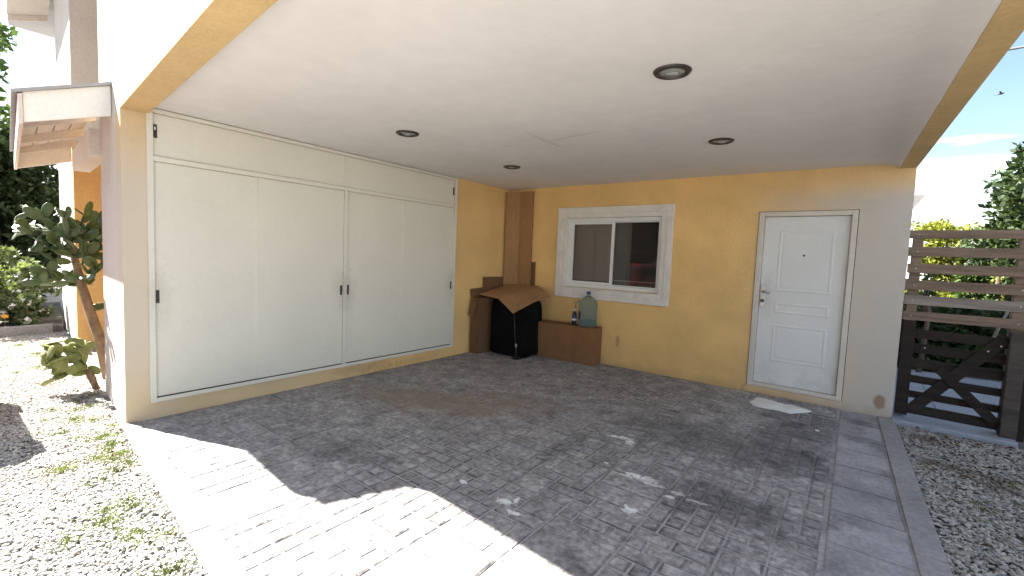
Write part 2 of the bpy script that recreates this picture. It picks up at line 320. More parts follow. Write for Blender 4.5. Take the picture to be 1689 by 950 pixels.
# beams (only a little lower than the ceiling)
pr = lambda t, w: (XR+w+RB.x*t, RB.y*t)
tq = 5.27
fb = MB(); fbox(fb, -.001, 5.25, 0, .176, HB, 2.78)
part('beam', fb, 'beam', house)
rbm = MB().prism([(XR, -.0), (XW, -.0), (XW+RB.x*5.24, RB.y*5.24), (XR+RB.x*5.22, RB.y*5.22)], HB+.002, 2.785)
part('beam', rbm, 'beam', house)
cv = MB(); ca, cb2 = Vector((XR-.001, 0, 0)), Vector((XR-.001+RB.x*5.0, RB.y*5.0, 0)); cvp = [Vector((-.17+.17*math.sin(t), 0, H-.0015-(H-.0015-HB-.006)*(1-math.cos(t)))) for t in np.linspace(0, PI/2, 9)]
cv.add([ca+p for p in cvp]+[cb2+p for p in cvp], [(i, i+1, 10+i, 9+i) for i in range(8)])
part('ceiling_cove', cv, 'ceiling', house, smooth=True)
# facade: right of the recess, above the carport, the recess, left wing
fa = MB(); fbox(fa, -1.15, -.25, 0, .25, 0, ZT); fbox(fa, -.25, 5.25, 0.0, .17, 2.78, ZT); fbox(fa, -.25, 0.0, .0, .17, HB, 2.78)
part('facade_wall', fa, 'cream', house)
fl = MB(); fbox(fl, -6.4, -4.1, 0, .25, 0, ZT); part('facade_wall', fl, 'cream', house)
f3 = MB(); fbox(f3, -9.3, -8.3, .36, .6, 0, ZT); fbox(f3, -8.3, -7.0, .36, .6, 0, 1.0); fbox(f3, -8.3, -7.0, .36, .6, 2.55, ZT); fbox(f3, -7.0, -6.39, .36, .6, 0, ZT); fbox(f3, -6.45, -6.395, .25, .37, 0, ZT)
part('facade_wall', f3, 'cream', house)
rw = MB(); fbox(rw, -4.1, -3.85, 0, 2.4, 0, 2.75); part('recess_wall', rw, 'orange', house)
rw = MB(); fbox(rw, -4.1, -3.85, 0, 2.4, 2.75, ZT); part('recess_wall', rw, 'cream', house)
rw = MB(); fbox(rw, -4.1, -.2, 2.4, 2.6, 0, ZT); fbox(rw, -1.15, -.95, .25, 2.4, 0, ZT); part('recess_wall', rw, 'orange', house)
ow = MB().box(XW-.2, XW, .2, 3.5, 0, ZT).box(-9, XW-.2, 3.3, 3.5, 0, ZT); fbox(ow, -9.3, -9.05, .6, 8, 0, ZT)
ow.prism([(XR+.02, .2), (XW, .2), (XW+RB.x*5.2, RB.y*5.2), (XR+.02+RB.x*5.2, RB.y*5.2)], 2.785, ZT)
part('outer_wall', ow, 'cream', house)
rf = MB().prism([F2(-9.8, -.5), F2(5.8, -.5), (5.75, 4), (-9.8, 4)], ZT+.16, ZT+.32); part('roof', rf, 'roof', house)
ev = MB()   # sloping eaves over the front
ev.hexa([F(-8.1, 0, ZT+.02), F(5.6, 0, ZT+.02), F(5.6, 0, ZT+.15), F(-8.1, 0, ZT+.15)], [F(-8.1, -.53, ZT-.17), F(5.6, -.53, ZT-.17), F(5.6, -.53, ZT-.04), F(-8.1, -.53, ZT-.04)])
eaves = part('eaves', ev, 'boards', house)
for s in (-8.14, -6.2):
    b_ = MB(); b_.hexa([F(s, .0, ZT-.08), F(s+.03, 0, ZT-.08), F(s+.03, 0, ZT+.12), F(s, 0, ZT+.12)], [F(s, -.52, ZT-.28), F(s+.03, -.52, ZT-.28), F(s+.03, -.52, ZT-.07), F(s, -.52, ZT-.07)])
    part('fascia_board', b_, 'boards', eaves)
part('drainpipe', MB().tube([F(-6.55, .30, .0), F(-6.55, .30, ZT)], .045, 10), 'white', house, smooth=True)
# window of the left wing
w2 = MB(); 
for s0, s1, z0, z1 in ((-8.3, -8.22, 1, 2.55), (-7.08, -7.0, 1, 2.55), (-8.22, -7.08, 2.47, 2.55), (-8.22, -7.08, 1, 1.08), (-7.69, -7.61, 1.08, 2.47)): fbox(w2, s0, s1, .30, .42, z0, z1)
w2o = part('window', w2, 'alu', house); pz = MB(); fbox(pz, -8.23, -7.07, .43, .44, 1.02, 2.5); part('pane', pz, 'glass', w2o)
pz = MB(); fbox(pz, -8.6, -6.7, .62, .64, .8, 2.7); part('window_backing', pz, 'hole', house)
# canopy over the recess
cn = MB(); S0, S1 = -.40, -3.95
cn.hexa([F(S1, .0, 2.80), F(S0+.03, .0, 2.80), F(S0+.03, .0, 2.825), F(S1, .0, 2.825)], [F(S1, -.57, 2.575), F(S0+.03, -.57, 2.575), F(S0+.03, -.57, 2.60), F(S1, -.57, 2.60)])
canopy = part('canopy', cn, 'roof', house)
for s in (S0, S1):
    b_ = MB(); b_.hexa([F(s-.025, -.005, 2.55), F(s, -.005, 2.55), F(s, -.005, 2.797), F(s-.025, -.005, 2.797)], [F(s-.025, -.51, 2.375), F(s, -.51, 2.375), F(s, -.51, 2.600), F(s-.025, -.51, 2.600)])
    part('side_board', b_, 'white', canopy, bevel=.003)
b_ = MB(); b_.hexa([F(S1-.02, -.512, 2.36), F(S1-.02, -.537, 2.355), F(S1-.02, -.537, 2.575), F(S1-.02, -.512, 2.585)], [F(S0+.02, -.512, 2.36), F(S0+.02, -.537, 2.355), F(S0+.02, -.537, 2.575), F(S0+.02, -.512, 2.585)])
part('front_board', b_, 'boards', canopy)
for s in (-1.45, -2.5, -3.4):           # soffit battens running out from the wall
    b_ = MB(); b_.hexa([F(s-.03, .0, 2.68), F(s+.03, 0, 2.68), F(s+.03, 0, 2.795), F(s-.03, 0, 2.795)], [F(s-.03, -.51, 2.49), F(s+.03, -.51, 2.49), F(s+.03, -.51, 2.595), F(s-.03, -.51, 2.595)])
    part('rafter', b_, 'boards', canopy)
for k in range(4):
    o0 = -.505+k*.127; b_ = MB(); zz = lambda o: 2.795+o*.405-.012
    b_.hexa([F(S1+.01, o0, zz(o0)-.01), F(S0-.03, o0, zz(o0)-.01), F(S0-.03, o0, zz(o0)), F(S1+.01, o0, zz(o0))], [F(S1+.01, o0+.118, zz(o0+.118)-.01), F(S0-.03, o0+.118, zz(o0+.118)-.01), F(S0-.03, o0+.118, zz(o0+.118)), F(S1+.01, o0+.118, zz(o0+.118))])
    part('soffit_board', b_, 'boards', canopy)
# round nosed beam end carrying the canopy across the recess
b_ = MB(); prof = [(-1.14, 2.30), (-2.70, 2.30), (-2.83, 2.315), (-2.90, 2.36), (-2.92, 2.42), (-2.90, 2.55), (-1.14, 2.55)]
q0 = [F(s, -.075, z) for s, z in prof]; q1 = [F(s, .06, z) for s, z in prof]; n_ = len(prof)
b_.add(q0+q1, [tuple(range(n_)), tuple(range(n_, 2*n_))[::-1]]+[(i, (i+1) % n_, n_+(i+1) % n_, n_+i) for i in range(n_)])
part('beam_end', b_, 'boards', canopy)

# sliding window in the carport
def ring(mb, x0, x1, z0, z1, w, y0, y1, wz=None):     # rectangular ring of width w inside x0..x1, z0..z1, mitred
    a = [(x0, z0), (x1, z0), (x1, z1), (x0, z1)]; b = [(x0+w, z0+w), (x1-w, z0+w), (x1-w, z1-w), (x0+w, z1-w)]
    vs = [(x, y0, z) for x, z in a]+[(x, y0, z) for x, z in b]+[(x, y1, z) for x, z in a]+[(x, y1, z) for x, z in b]; fs = []
    for i in range(4):
        j = (i+1) % 4; fs += [(i, j, 4+j, 4+i), (8+i, 12+i, 12+j, 8+j), (i, 8+i, 8+j, j), (4+i, 4+j, 12+j, 12+i)]
    mb.add(vs, fs); return mb
win = part('window', ring(MB(), 1.137, 2.583, 1.087, 2.120, .052, .035, .14), 'alu', house, bevel=.003)
win['label'] = 'white sliding window with a blind behind its left half'
tr = MB(); ring(tr, .98, 2.742, .925, 2.275, .088, -.035, .0); ring(tr, 1.066, 2.656, 1.011, 2.189, .06, -.026, .001); ring(tr, 1.125, 2.597, 1.07, 2.132, .012, -.026, .12)
part('surround', tr, 'trim', win, bevel=.007, seg=3)
ls = ring(MB(), 1.19, 1.885, 1.14, 2.068, .04, .045, .075); part('sash', ls, 'alu', win, bevel=.003)
ls = ring(MB(), 1.845, 2.531, 1.14, 2.068, .016, .08, .105); part('sash', ls, 'alu', win, bevel=.003)
part('pane', MB().box(1.225, 1.85, .058, .062, 1.17, 2.04), 'glass', win); part('pane', MB().box(1.858, 2.52, .09, .094, 1.15, 2.06), 'glass', win)
part('blind', MB().box(1.2, 1.87, .15, .155, 1.205, 2.1).box(1.2, 1.87, .145, .16, 1.19, 1.205), 'blind', win)
part('screen_rail', MB().box(1.86, 2.52, .098, .104, 1.215, 1.225), 'chrome', win)
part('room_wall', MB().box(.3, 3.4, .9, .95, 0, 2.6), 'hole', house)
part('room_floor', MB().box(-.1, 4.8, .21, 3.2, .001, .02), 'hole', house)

# entrance door
dl = MB().box(3.789, 4.599, .035, .075, .137, 2.087); door = part('door', dl, 'door', house, bevel=.003); door['label'] = 'white panelled entrance door with a metal lever handle'
df = MB(); df.box(3.730, 3.786, -.018, .12, .09, 2.142).box(4.602, 4.655, -.018, .12, .09, 2.142).box(3.786, 4.602, -.018, .12, 2.090, 2.142)
part('frame', df, 'jamb', door, bevel=.005)
rg_ = ring(MB(), 3.724, 4.661, .088, 2.148, .007, -.0015, .02); part('frame_gap', rg_, 'hole', door)
th = MB().box(3.735, 4.65, -.022, .19, .09, .133); part('threshold', th, 'jamb', door, bevel=.006)
st = MB().box(3.69, 4.66, -.012, .2, 0, .09); part('door_step', st, 'yellow', house, bevel=.01)
def panel(x0, x1, z0, z1):
    mb = MB(); ys = (.035, .0312, .0312, .035); ws = (0, .012, .022, .034)
    for k in range(3):
        a, b = ws[k], ws[k+1]; A_ = [(x0+a, z0+a), (x1-a, z0+a), (x1-a, z1-a), (x0+a, z1-a)]; B_ = [(x0+b, z0+b), (x1-b, z0+b), (x1-b, z1-b), (x0+b, z1-b)]
        mb.add([(x, ys[k], z) for x, z in A_]+[(x, ys[k+1], z) for x, z in B_], [(i, (i+1) % 4, 4+(i+1) % 4, 4+i) for i in range(4)])
    b = .034; ins = [(x0+b, z0+b), (x1-b, z0+b), (x1-b, z1-b), (x0+b, z1-b)]; c = .06; in2 = [(x0+c, z0+c), (x1-c, z0+c), (x1-c, z1-c), (x0+c, z1-c)]
    if z1-z0 > .3:
        mb.add([(x, .0345, z) for x, z in ins]+[(x, .0325, z) for x, z in in2], [(i, (i+1) % 4, 4+(i+1) % 4, 4+i) for i in range(4)]+[(4, 5, 6, 7)])
    return mb
for z0, z1 in ((1.225, 1.93), (.97, 1.102), (.405, .845)): part('door_panel', panel(3.945, 4.475, z0, z1), 'door', door)
hd = MB(); pl = [(3.822+.024*math.cos(t), 1.28+.024*math.sin(t)) for t in np.linspace(0, PI, 9)]+[(3.822+.024*math.cos(t), 1.055+.024*math.sin(t)) for t in np.linspace(PI, 2*PI, 9)]
n_ = len(pl); hd.add([(x, .036, z) for x, z in pl]+[(x, .022, z) for x, z in pl], [tuple(range(n_)), tuple(range(n_, 2*n_))[::-1]]+[(i, (i+1) % n_, n_+(i+1) % n_, n_+i) for i in range(n_)])
hp = part('handle', hd, 'chrome', door, bevel=.003)
part('lever', MB().tube([(3.822, .022, 1.215), (3.822, -.02, 1.215), (3.835, -.028, 1.212), (3.90, -.03, 1.205)], [.011, .011, .012, .009], 10), 'chrome', hp, smooth=True)
part('lock_cylinder', MB().box(3.802, 3.842, .016, .0225, 1.09, 1.125), 'darkmetal', hp)
pp = MB(); k_ = [(4.199+.012*math.cos(t), 1.649+.012*math.sin(t)) for t in np.linspace(0, 2*PI, 13)[:-1]]
pp.add([(x, .036, z) for x, z in k_]+[(x, .029, z) for x, z in k_], [tuple(range(12)), tuple(range(12, 24))[::-1]]+[(i, (i+1) % 12, 12+(i+1) % 12, 12+i) for i in range(12)])
part('peephole', pp, 'darkmetal', door)

# ------------------------------------------------------------------ closet along the left wall
closet = thing('built_in_closet', 'long white built in closet with sliding doors covering the left carport wall', 'closet', (0.0, -3.06, .147))
cf = MB(); X1 = .031
cf.box(.001, X1, -4.852, -4.811, .147, 2.594).box(.001, X1, -1.309, -1.262, .147, 2.594)
cf.box(.001, X1-.002, -4.811, -1.309, .147, .183).box(.001, X1-.002, -4.811, -1.309, 2.170, 2.212).box(.001, X1-.002, -4.811, -1.309, 2.560, 2.594).box(.001, X1-.001, -3.066, -3.022, .183, 2.170)
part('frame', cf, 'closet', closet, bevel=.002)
part('track', MB().box(.001, .027, -4.80, -1.32, .1835, .1865), 'darkmetal', closet)
pulls = {}
for y0, y1, z0, z1, xx, py, pz in ((-4.809, -3.975, .192, 2.166, .004, -4.792, .993), (-3.995, -3.070, .192, 2.166, .0125, -3.092, .99), (-3.018, -2.19, .192, 2.166, .004, -3.0, .99), (-2.215, -1.311, .192, 2.166, .0125, -1.34, 1.0), (-4.809, -3.05, 2.216, 2.556, .004, -4.793, 2.36), (-3.072, -1.311, 2.216, 2.556, .0125, -1.336, 2.345)):
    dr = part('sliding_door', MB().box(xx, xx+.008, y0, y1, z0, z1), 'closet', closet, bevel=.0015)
    pu = MB(); X = xx+.0082
    for a, b, c, d in ((py-.013, py+.013, pz, pz+.012), (py-.013, py+.013, pz+.098, pz+.11), (py-.013, py-.008, pz+.012, pz+.098), (py+.008, py+.013, pz+.012, pz+.098)): pu.box(X, X+.003, a, b, c, d)
    part('recessed_pull', pu, 'darkmetal', dr); 
    part('pull_recess', MB().box(X, X+.0008, py-.008, py+.008, pz+.012, pz+.098), 'black', dr)
    if z1 > 2.4 and y0 < -4: part('pull_catch', MB().box(X+.0008, X+.003, py-.006, py+.004, pz+.065, pz+.09), 'alu', dr)
part('shadow_gap', MB().box(.001, .010, -4.85, -1.264, 2.5945, 2.5995), 'hole', closet)

# ------------------------------------------------------------------ ceiling lights
for x, y, lb in ((3.755, -3.36, 'large recessed round ceiling light nearest the front of the carport, right side'), (1.30, -3.24, 'recessed round ceiling light in front of the tall closet doors'),
                 (1.24, -1.575, 'recessed round ceiling light nearest the back corner with the cardboard'), (3.645, -1.68, 'recessed round ceiling light in front of the white door')):
    t = thing('ceiling_light', lb, 'ceiling light', (x, y, H), 'recessed carport ceiling lights')
    pr_ = [(.074, -.001), (.076, -.014), (.086, -.016), (.1, -.011), (.106, -.001)]
    part('trim_ring', MB().lathe(pr_, (x, y, H), 40, False), 'darkmetal', t, smooth=True)
    ln = [(.0755, -.0025), (.072, -.004), (.05, -.006), (.025, -.0075), (.004, -.008)]
    part('lens', MB().lathe(ln, (x, y, H), 40, True), 'glasslens', t, smooth=True)
    part('bulb', MB().tube([(x-.03, y-.01, H-.009), (x+.03, y+.012, H-.009)], [.010, .012], 10), 'glasslens', t, smooth=True)

# ------------------------------------------------------------------ paving
def clip(poly, p, nrm):
    out = []; d = [(Vector((q[0], q[1], 0))-p).dot(nrm) for q in poly]
    for i in range(len(poly)):
        j = (i+1) % len(poly)
        if d[i] >= 0: out.append(poly[i])
        if d[i]*d[j] < 0: t = d[i]/(d[i]-d[j]); out.append((poly[i][0]+t*(poly[j][0]-poly[i][0]), poly[i][1]+t*(poly[j][1]-poly[i][1])))
    return out
paving = MB().prism([(-.02, .0), (5.0, 0), (5.13, -5.45), F2(0, -.03)], -.12, 0.0)
paving.prism([F2(5.1, -.02), F2(-.05, -.02), (0, -5.0), (0, -5.6)][:2]+[F2(-.05, -.02)], -.1, -.001) if 0 else None
pav = structure('paved_floor', paving, 'mortar')
stones = []   # (polygon, height, pale)
MX, MY = .42, .43
CELL = {'cob': [(i, j, 1, 1) for i in range(4) for j in range(4)],
        'big': [(0, 0, 3, 3), (3, 0, 1, 1), (3, 1, 1, 1), (3, 2, 1, 1), (3, 3, 1, 1), (0, 3, 1, 1), (1, 3, 1, 1), (2, 3, 1, 1)],
        'mid': [(1, 1, 2, 2), (0, 0, 1, 1), (1, 0, 2, 1), (3, 0, 1, 2), (0, 1, 1, 2), (3, 2, 1, 1), (0, 3, 2, 1), (2, 3, 1, 1), (3, 3, 1, 1)],
        'mix': [(0, 0, 2, 2), (2, 0, 2, 1), (2, 1, 1, 1), (3, 1, 1, 1), (0, 2, 1, 1), (1, 2, 1, 1), (0, 3, 2, 1), (2, 2, 2, 2)],
        'row': [(0, 0, 2, 1), (2, 0, 2, 1), (0, 1, 1, 1), (1, 1, 2, 1), (3, 1, 1, 1), (0, 2, 2, 1), (2, 2, 2, 1), (0, 3, 1, 1), (1, 3, 2, 1), (3, 3, 1, 1)],
        'one': [(0, 0, 4, 4)], 'two': [(0, 0, 4, 2), (0, 2, 4, 2)]}
fe = F(0, .09)
for i in range(11):
    for j in range(14):
        xa, ya = .015+i*MX, -.01-(j+1)*MY
        if i == 0: kind = 'one' if j % 2 else 'two'
        else:
            wt = [.5, 2, 2, 2, 1.4, 3.2, 1.6] if i < 4 else [2.4, 2.2, 2, 2, 1.6, .25, .3]
            kind = random.choices(list(CELL), wt)[0]
        flip = random.random() < .5; swap = random.random() < .5
        for a, b, w, h in CELL[kind]:
            if flip: a = 4-a-w
            if swap: b = 4-b-h
            x0, x1, y0, y1 = xa+a*MX/4, xa+(a+w)*MX/4, ya+b*MY/4, ya+(b+h)*MY/4
            gp = .0075; jt = lambda: random.uniform(-.003, .003)
            po = [(x0+gp+jt(), y0+gp+jt()), (x1-gp+jt(), y0+gp+jt()), (x1-gp+jt(), y1-gp+jt()), (x0+gp+jt(), y1-gp+jt())]
            po = clip(po, fe, fn)
            if len(po) >= 3: stones.append((po, random.uniform(.0035, .008), False))
for j in range(13):
    y1, y0 = -.06-j*.42, -.06-(j+1)*.42
    xr = lambda y: XW-.125-RB.x*y
    po = clip([(4.655, y0+.008), (xr(y0), y0+.008), (xr(y1), y1-.008), (4.655, y1-.008)], fe, fn)
    if len(po) >= 3: stones.append((po, random.uniform(.004, .007), True))
TONES = []
def set_tone(o, tones):
    a = o.data.attributes.new('tone', 'FLOAT', 'FACE'); a.data.foreach_set('value', np.array(tones, dtype=np.float32))
def stone_mb(mb, po, h, mat=None):
    t_ = random.uniform(.5, 1.0); px_, py_ = po[0][0], po[0][1]
    wr = .5+.5*math.sin(2.1*px_+1.1*math.sin(1.7*py_))*math.sin(1.9*py_+.7+px_)+(.35 if px_ < 2.1 else 0)-(.25 if py_ < -3 else 0); wr = max(0, min(1, wr))
    TONES.extend([.12+.5*wr*t_]*len(po)+[random.uniform(.0, .55)*t_*(1-wr)+wr*t_*random.uniform(.6, 1) for _ in po]+[t_]*len(po))
    c = Vector((sum(p[0] for p in po)/len(po), sum(p[1] for p in po)/len(po), 0)); n_ = len(po); area = sum(po[i][0]*po[(i+1) % n_][1]-po[(i+1) % n_][0]*po[i][1] for i in range(n_))
    if area < 0: po = po[::-1]
    ins = []
    for p in po:
        d = Vector((p[0], p[1], 0))-c; ins.append(d.normalized()*max(d.length-random.uniform(.009, .020), d.length*.6)+c)
    hs = [h+random.uniform(-.0012, .0012) for _ in po]
    return mb.add([(p[0], p[1], -.002) for p in po]+[(p[0], p[1], h*.55) for p in po]+[(q.x, q.y, hh) for q, hh in zip(ins, hs)]+[(c.x, c.y, h+.0015)],
                  [(i, (i+1) % n_, n_+(i+1) % n_, n_+i) for i in range(n_)]+[(n_+i, n_+(i+1) % n_, 2*n_+(i+1) % n_, 2*n_+i) for i in range(n_)]+[(2*n_+i, 2*n_+(i+1) % n_, 3*n_) for i in range(n_)])
def shown(po):
    q = [project((p[0], p[1], 0)) for p in po]
    if any(k is None for k in q): return 0
    if not any(0 < a < 1689 and 0 < b < 950 for a, b in q): return 0
    return abs(sum(q[i][0]*q[(i+1) % len(q)][1]-q[(i+1) % len(q)][0]*q[i][1] for i in range(len(q))))/2
stones.sort(key=lambda s: -shown(s[0])); rest = MB()
for k, (po, h, pale) in enumerate(stones):
    if k < 290: TONES.clear(); set_tone(part('paving_stone', stone_mb(MB(), po, h), 'slab' if pale else 'stone', pav), TONES); TONES.clear() if k == 289 else None
    else: stone_mb(rest, po, h)
o = part('paving_stones', rest, 'stone', pav); o['kind'] = 'stuff'; set_tone(o, TONES)
# kerbs: right strip in long pieces, front strip along the gravel
for k in range(4):
    y1, y0 = -.015-k*1.4, -.015-(k+1)*1.4+.004
    if k == 3: y0 = -5.43
    xa, xb = lambda y: XW-.115-RB.x*y, lambda y: XW+.02-RB.x*y
    part('kerb', MB().prism([(xa(y0), y0), (xb(y0), y0), (xb(y1), y1), (xa(y1), y1)], -.1, .012), 'kerb', pav, bevel=.006)
for k in range(5):
    s0, s1 = .0+k*1.02+.003, (k+1)*1.02-.003
    mb = MB(); fbox(mb, s0, s1, -.02, .075, -.1, .012+.001*(k % 2)); part('kerb', mb, 'kerb', pav, bevel=.006)

# ------------------------------------------------------------------ gravel, grass
ICO_V = []; ph = (1+5**.5)/2
for a in (-1, 1):
    for b in (-ph, ph): ICO_V += [(0, a, b), (a, b, 0), (b, 0, a)]
ICO_V = np.array(ICO_V)/np.linalg.norm(ICO_V[0])
bm = bmesh.new(); [bm.verts.new(v) for v in ICO_V]; bmesh.ops.convex_hull(bm, input=bm.verts); bm.verts.ensure_lookup_table(); bm.verts.index_update()
ICO_F = np.array([[v.index for v in f.verts] for f in bm.faces]); bm.free()
def np_mesh(name, V, Fc):
    me = bpy.data.meshes.new(name); k = Fc.shape[1]
    me.vertices.add(len(V)); me.vertices.foreach_set('co', V.astype(np.float32).ravel()); me.loops.add(Fc.size); me.loops.foreach_set('vertex_index', Fc.astype(np.int32).ravel())
    me.polygons.add(len(Fc)); me.polygons.foreach_set('loop_start', np.arange(0, Fc.size, k, dtype=np.int32)); me.update(calc_edges=True); return me
def pebbles(name, P, smin, smax, mat, label):
    n = len(P); S = rng.uniform(smin, smax, n)[:, None]**1.0*np.stack([rng.uniform(.8, 1.7, n), rng.uniform(.6, 1.1, n), rng.uniform(.3, .55, n)], 1)
    a = rng.uniform(0, 2*PI, n); c, s_ = np.cos(a), np.sin(a); V = ICO_V[None]*S[:, None, :]*rng.uniform(.75, 1.2, (n, 12, 1))
    V = np.stack([V[..., 0]*c[:, None]-V[..., 1]*s_[:, None], V[..., 0]*s_[:, None]+V[..., 1]*c[:, None], V[..., 2]], -1)+P[:, None, :]
    Fc = (ICO_F[None]+12*np.arange(n)[:, None, None]).reshape(-1, 3)
    o = link(name, np_mesh(name, V.reshape(-1, 3), Fc), mat, smooth=False); o['kind'] = 'stuff'; o['label'] = label; return o
def scatter(n, x0, x1, y0, y1, keep):
    P = np.stack([rng.uniform(x0, x1, n), rng.uniform(y0, y1, n), np.zeros(n)], 1); return P[keep(P)]
na = np.array([fn.x, fn.y]); pa = np.array([fp.x, fp.y])
inl = lambda P: ((P[:, :2]-pa) @ na < -.03)
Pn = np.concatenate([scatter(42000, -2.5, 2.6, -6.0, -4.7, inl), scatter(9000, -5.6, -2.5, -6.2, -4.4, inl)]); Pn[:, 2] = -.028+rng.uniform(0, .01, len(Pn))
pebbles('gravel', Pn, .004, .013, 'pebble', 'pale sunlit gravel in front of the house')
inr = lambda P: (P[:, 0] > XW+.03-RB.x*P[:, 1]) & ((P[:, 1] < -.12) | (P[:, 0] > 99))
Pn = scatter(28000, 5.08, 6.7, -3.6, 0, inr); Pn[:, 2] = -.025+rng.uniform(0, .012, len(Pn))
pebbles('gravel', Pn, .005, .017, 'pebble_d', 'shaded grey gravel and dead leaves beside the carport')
def litter(n, x0, x1, y0, y1, keep, size):
    P = scatter(n, x0, x1, y0, y1, keep); n = len(P); a = rng.uniform(0, 2*PI, n); l = rng.uniform(.5, 1.3, n)*size; w = l*rng.uniform(.3, .55, n)
    d = np.stack([np.cos(a), np.sin(a), rng.uniform(-.3, .3, n)], 1); e = np.stack([-np.sin(a), np.cos(a), rng.uniform(-.4, .4, n)], 1); P[:, 2] = rng.uniform(-.012, .004, n)
    up_ = np.array([0, 0, .3])*l[:, None]; V = np.stack([P-d*l[:, None]/2, P+e*w[:, None]/2+up_, P+d*l[:, None]/2, P-e*w[:, None]/2+up_], 1).reshape(-1, 3)
    k = 4*np.arange(n)[:, None]; return np_mesh('dead_leaves', V, np.concatenate([k+np.array([0, 1, 2]), k+np.array([0, 2, 3])], 0))
o = link('dead_leaves', litter(620, 5.12, 6.6, -2.6, -.15, lambda P: inr(P) & (rng.uniform(0, 1, len(P)) < np.exp(-((P[:, 0]-5.75)**2/.25+(P[:, 1]+.75)**2/.35))*1.0+.12), .045), 'deadleaf'); o['kind'] = 'stuff'; o['label'] = 'dry brown leaves lying on the shaded gravel'
o = link('dead_leaves', litter(260, -1.6, 2.2, -5.6, -4.85, inl, .03), 'deadleaf'); o['kind'] = 'stuff'; o['label'] = 'few dry leaves on the sunlit gravel by the paving edge'
def blades(centres, n, hmin, hmax, spread):
    V = []; Fc = []
    for (x, y, r_) in centres:
        m_ = int(n*r_*r_/.04)
        for _ in range(m_):
            d = abs(rng.normal(0, .5))*r_; a = rng.uniform(0, 2*PI); b = rng.uniform(0, 2*PI); px, py = x+d*math.cos(a), y+d*math.sin(a)
            if px < 5.1 and ((px-pa[0])*na[0]+(py-pa[1])*na[1]) > -.03: continue
            h = rng.uniform(hmin, hmax); w = .003; k = len(V); ln_ = rng.uniform(.2, 1.0)*h
            V += [(px-w*math.sin(b), py+w*math.cos(b), -.02), (px+w*math.sin(b), py-w*math.cos(b), -.02), (px+ln_*math.cos(b), py+ln_*math.sin(b), h-.02)]; Fc.append((k, k+1, k+2))
    return np.array(V), np.array(Fc)
gc = []
for k in range(46):
    s = rng.uniform(-1.2, 2.3); of = -abs(rng.normal(.0, .22))-.06; p = F(s, of); gc.append((p.x, p.y, rng.uniform(.06, .19)))
for k in range(10): p = F(rng.uniform(-4.6, -2.6), rng.uniform(-.6, -.1)); gc.append((p.x, p.y, rng.uniform(.08, .2)))
gr_ = [(5.75+random.gauss(0, .25), -1.15+random.gauss(0, .12), .09) for _ in range(9)]+[(5.45+random.gauss(0, .1), -1.75+random.gauss(0, .1), .08) for _ in range(6)]
V, Fc = blades(gc, 260, .008, .026, 1); o = link('grass', np_mesh('grass', V, Fc), 'grass'); o['kind'] = 'stuff'; o['label'] = 'thin green grass growing through the pale gravel'
V, Fc = blades(gr_, 240, .008, .03, 1); o = link('grass', np_mesh('grass', V, Fc), 'grass'); o['kind'] = 'stuff'; o['label'] = 'sparse moss and grass on the shaded gravel by the gate'

# ------------------------------------------------------------------ things in the back corner
def leanbox(x0, x1, y0, y1, z0, z1, lean=0, top=None):
    return MB().hexa([(x0, y0, z0), (x1, y0, z0), (x1, y1, z0), (x0, y1, z0)], [(x0+lean, y0, z1), (x1+lean, y0, z1), (x1+lean, y1, z1), (x0+lean, y1, z1)])
single('cardboard_strip', MB().prism([(.035, -.135), (.275, -.062), (.265, -.020), (.028, -.09)], 0, 2.555), 'card_l', 'tall brown cardboard strip standing right in the back corner, left of the pair', 'cardboard', (.15, -.03, 0), 'tall cardboard strips in the corner', bevel=.004)
single('cardboard_strip', leanbox(.281, .515, -.068, -.012, 0, 2.55, -.01), 'card', 'tall brown cardboard strip nearer the window, right of the pair', 'cardboard', (.4, -.03, 0), 'tall cardboard strips in the corner', bevel=.004)
single('cardboard_scrap', leanbox(.517, .585, -.03, -.008, 0, 1.43), 'card_d', 'narrow dark cardboard piece against wall beside the tall strips', 'cardboard', (.55, -.02, 0))
single('flat_carton', MB().box(.012, .03, -.62, -.07, 0, 1.165), 'card_d', 'dark cardboard panel leaning on the yellow wall behind the carton', 'cardboard', (.02, -.3, 0))
ct = thing('cardboard_carton', 'tall narrow open dark cardboard carton against the left yellow wall', 'carton', (.17, -.62, 0))
mb = MB()
for x0, x1, y0, y1 in ((.035, .042, -.90, -.36), (.178, .185, -.90, -.36), (.042, .178, -.90, -.893), (.042, .178, -.367, -.36)): mb.box(x0, x1, y0, y1, .005, .86)
part('body', mb.box(.042, .178, -.893, -.367, .005, .012), 'card_d', ct)
part('flap', MB().hexa([(.03, -.90, .862), (.034, -.90, .862), (.034, -.36, .862), (.03, -.36, .862)], [(.012, -.91, .985), (.016, -.91, .985), (.016, -.35, 1.02), (.012, -.35, 1.02)]), 'card_d', ct)
part('flap', MB().hexa([(.04, -.902, .862), (.185, -.902, .862), (.185, -.898, .862), (.04, -.898, .862)], [(.035, -.965, .60), (.13, -.965, .56), (.13, -.96, .56), (.035, -.96, .60)]), 'card_d', ct)
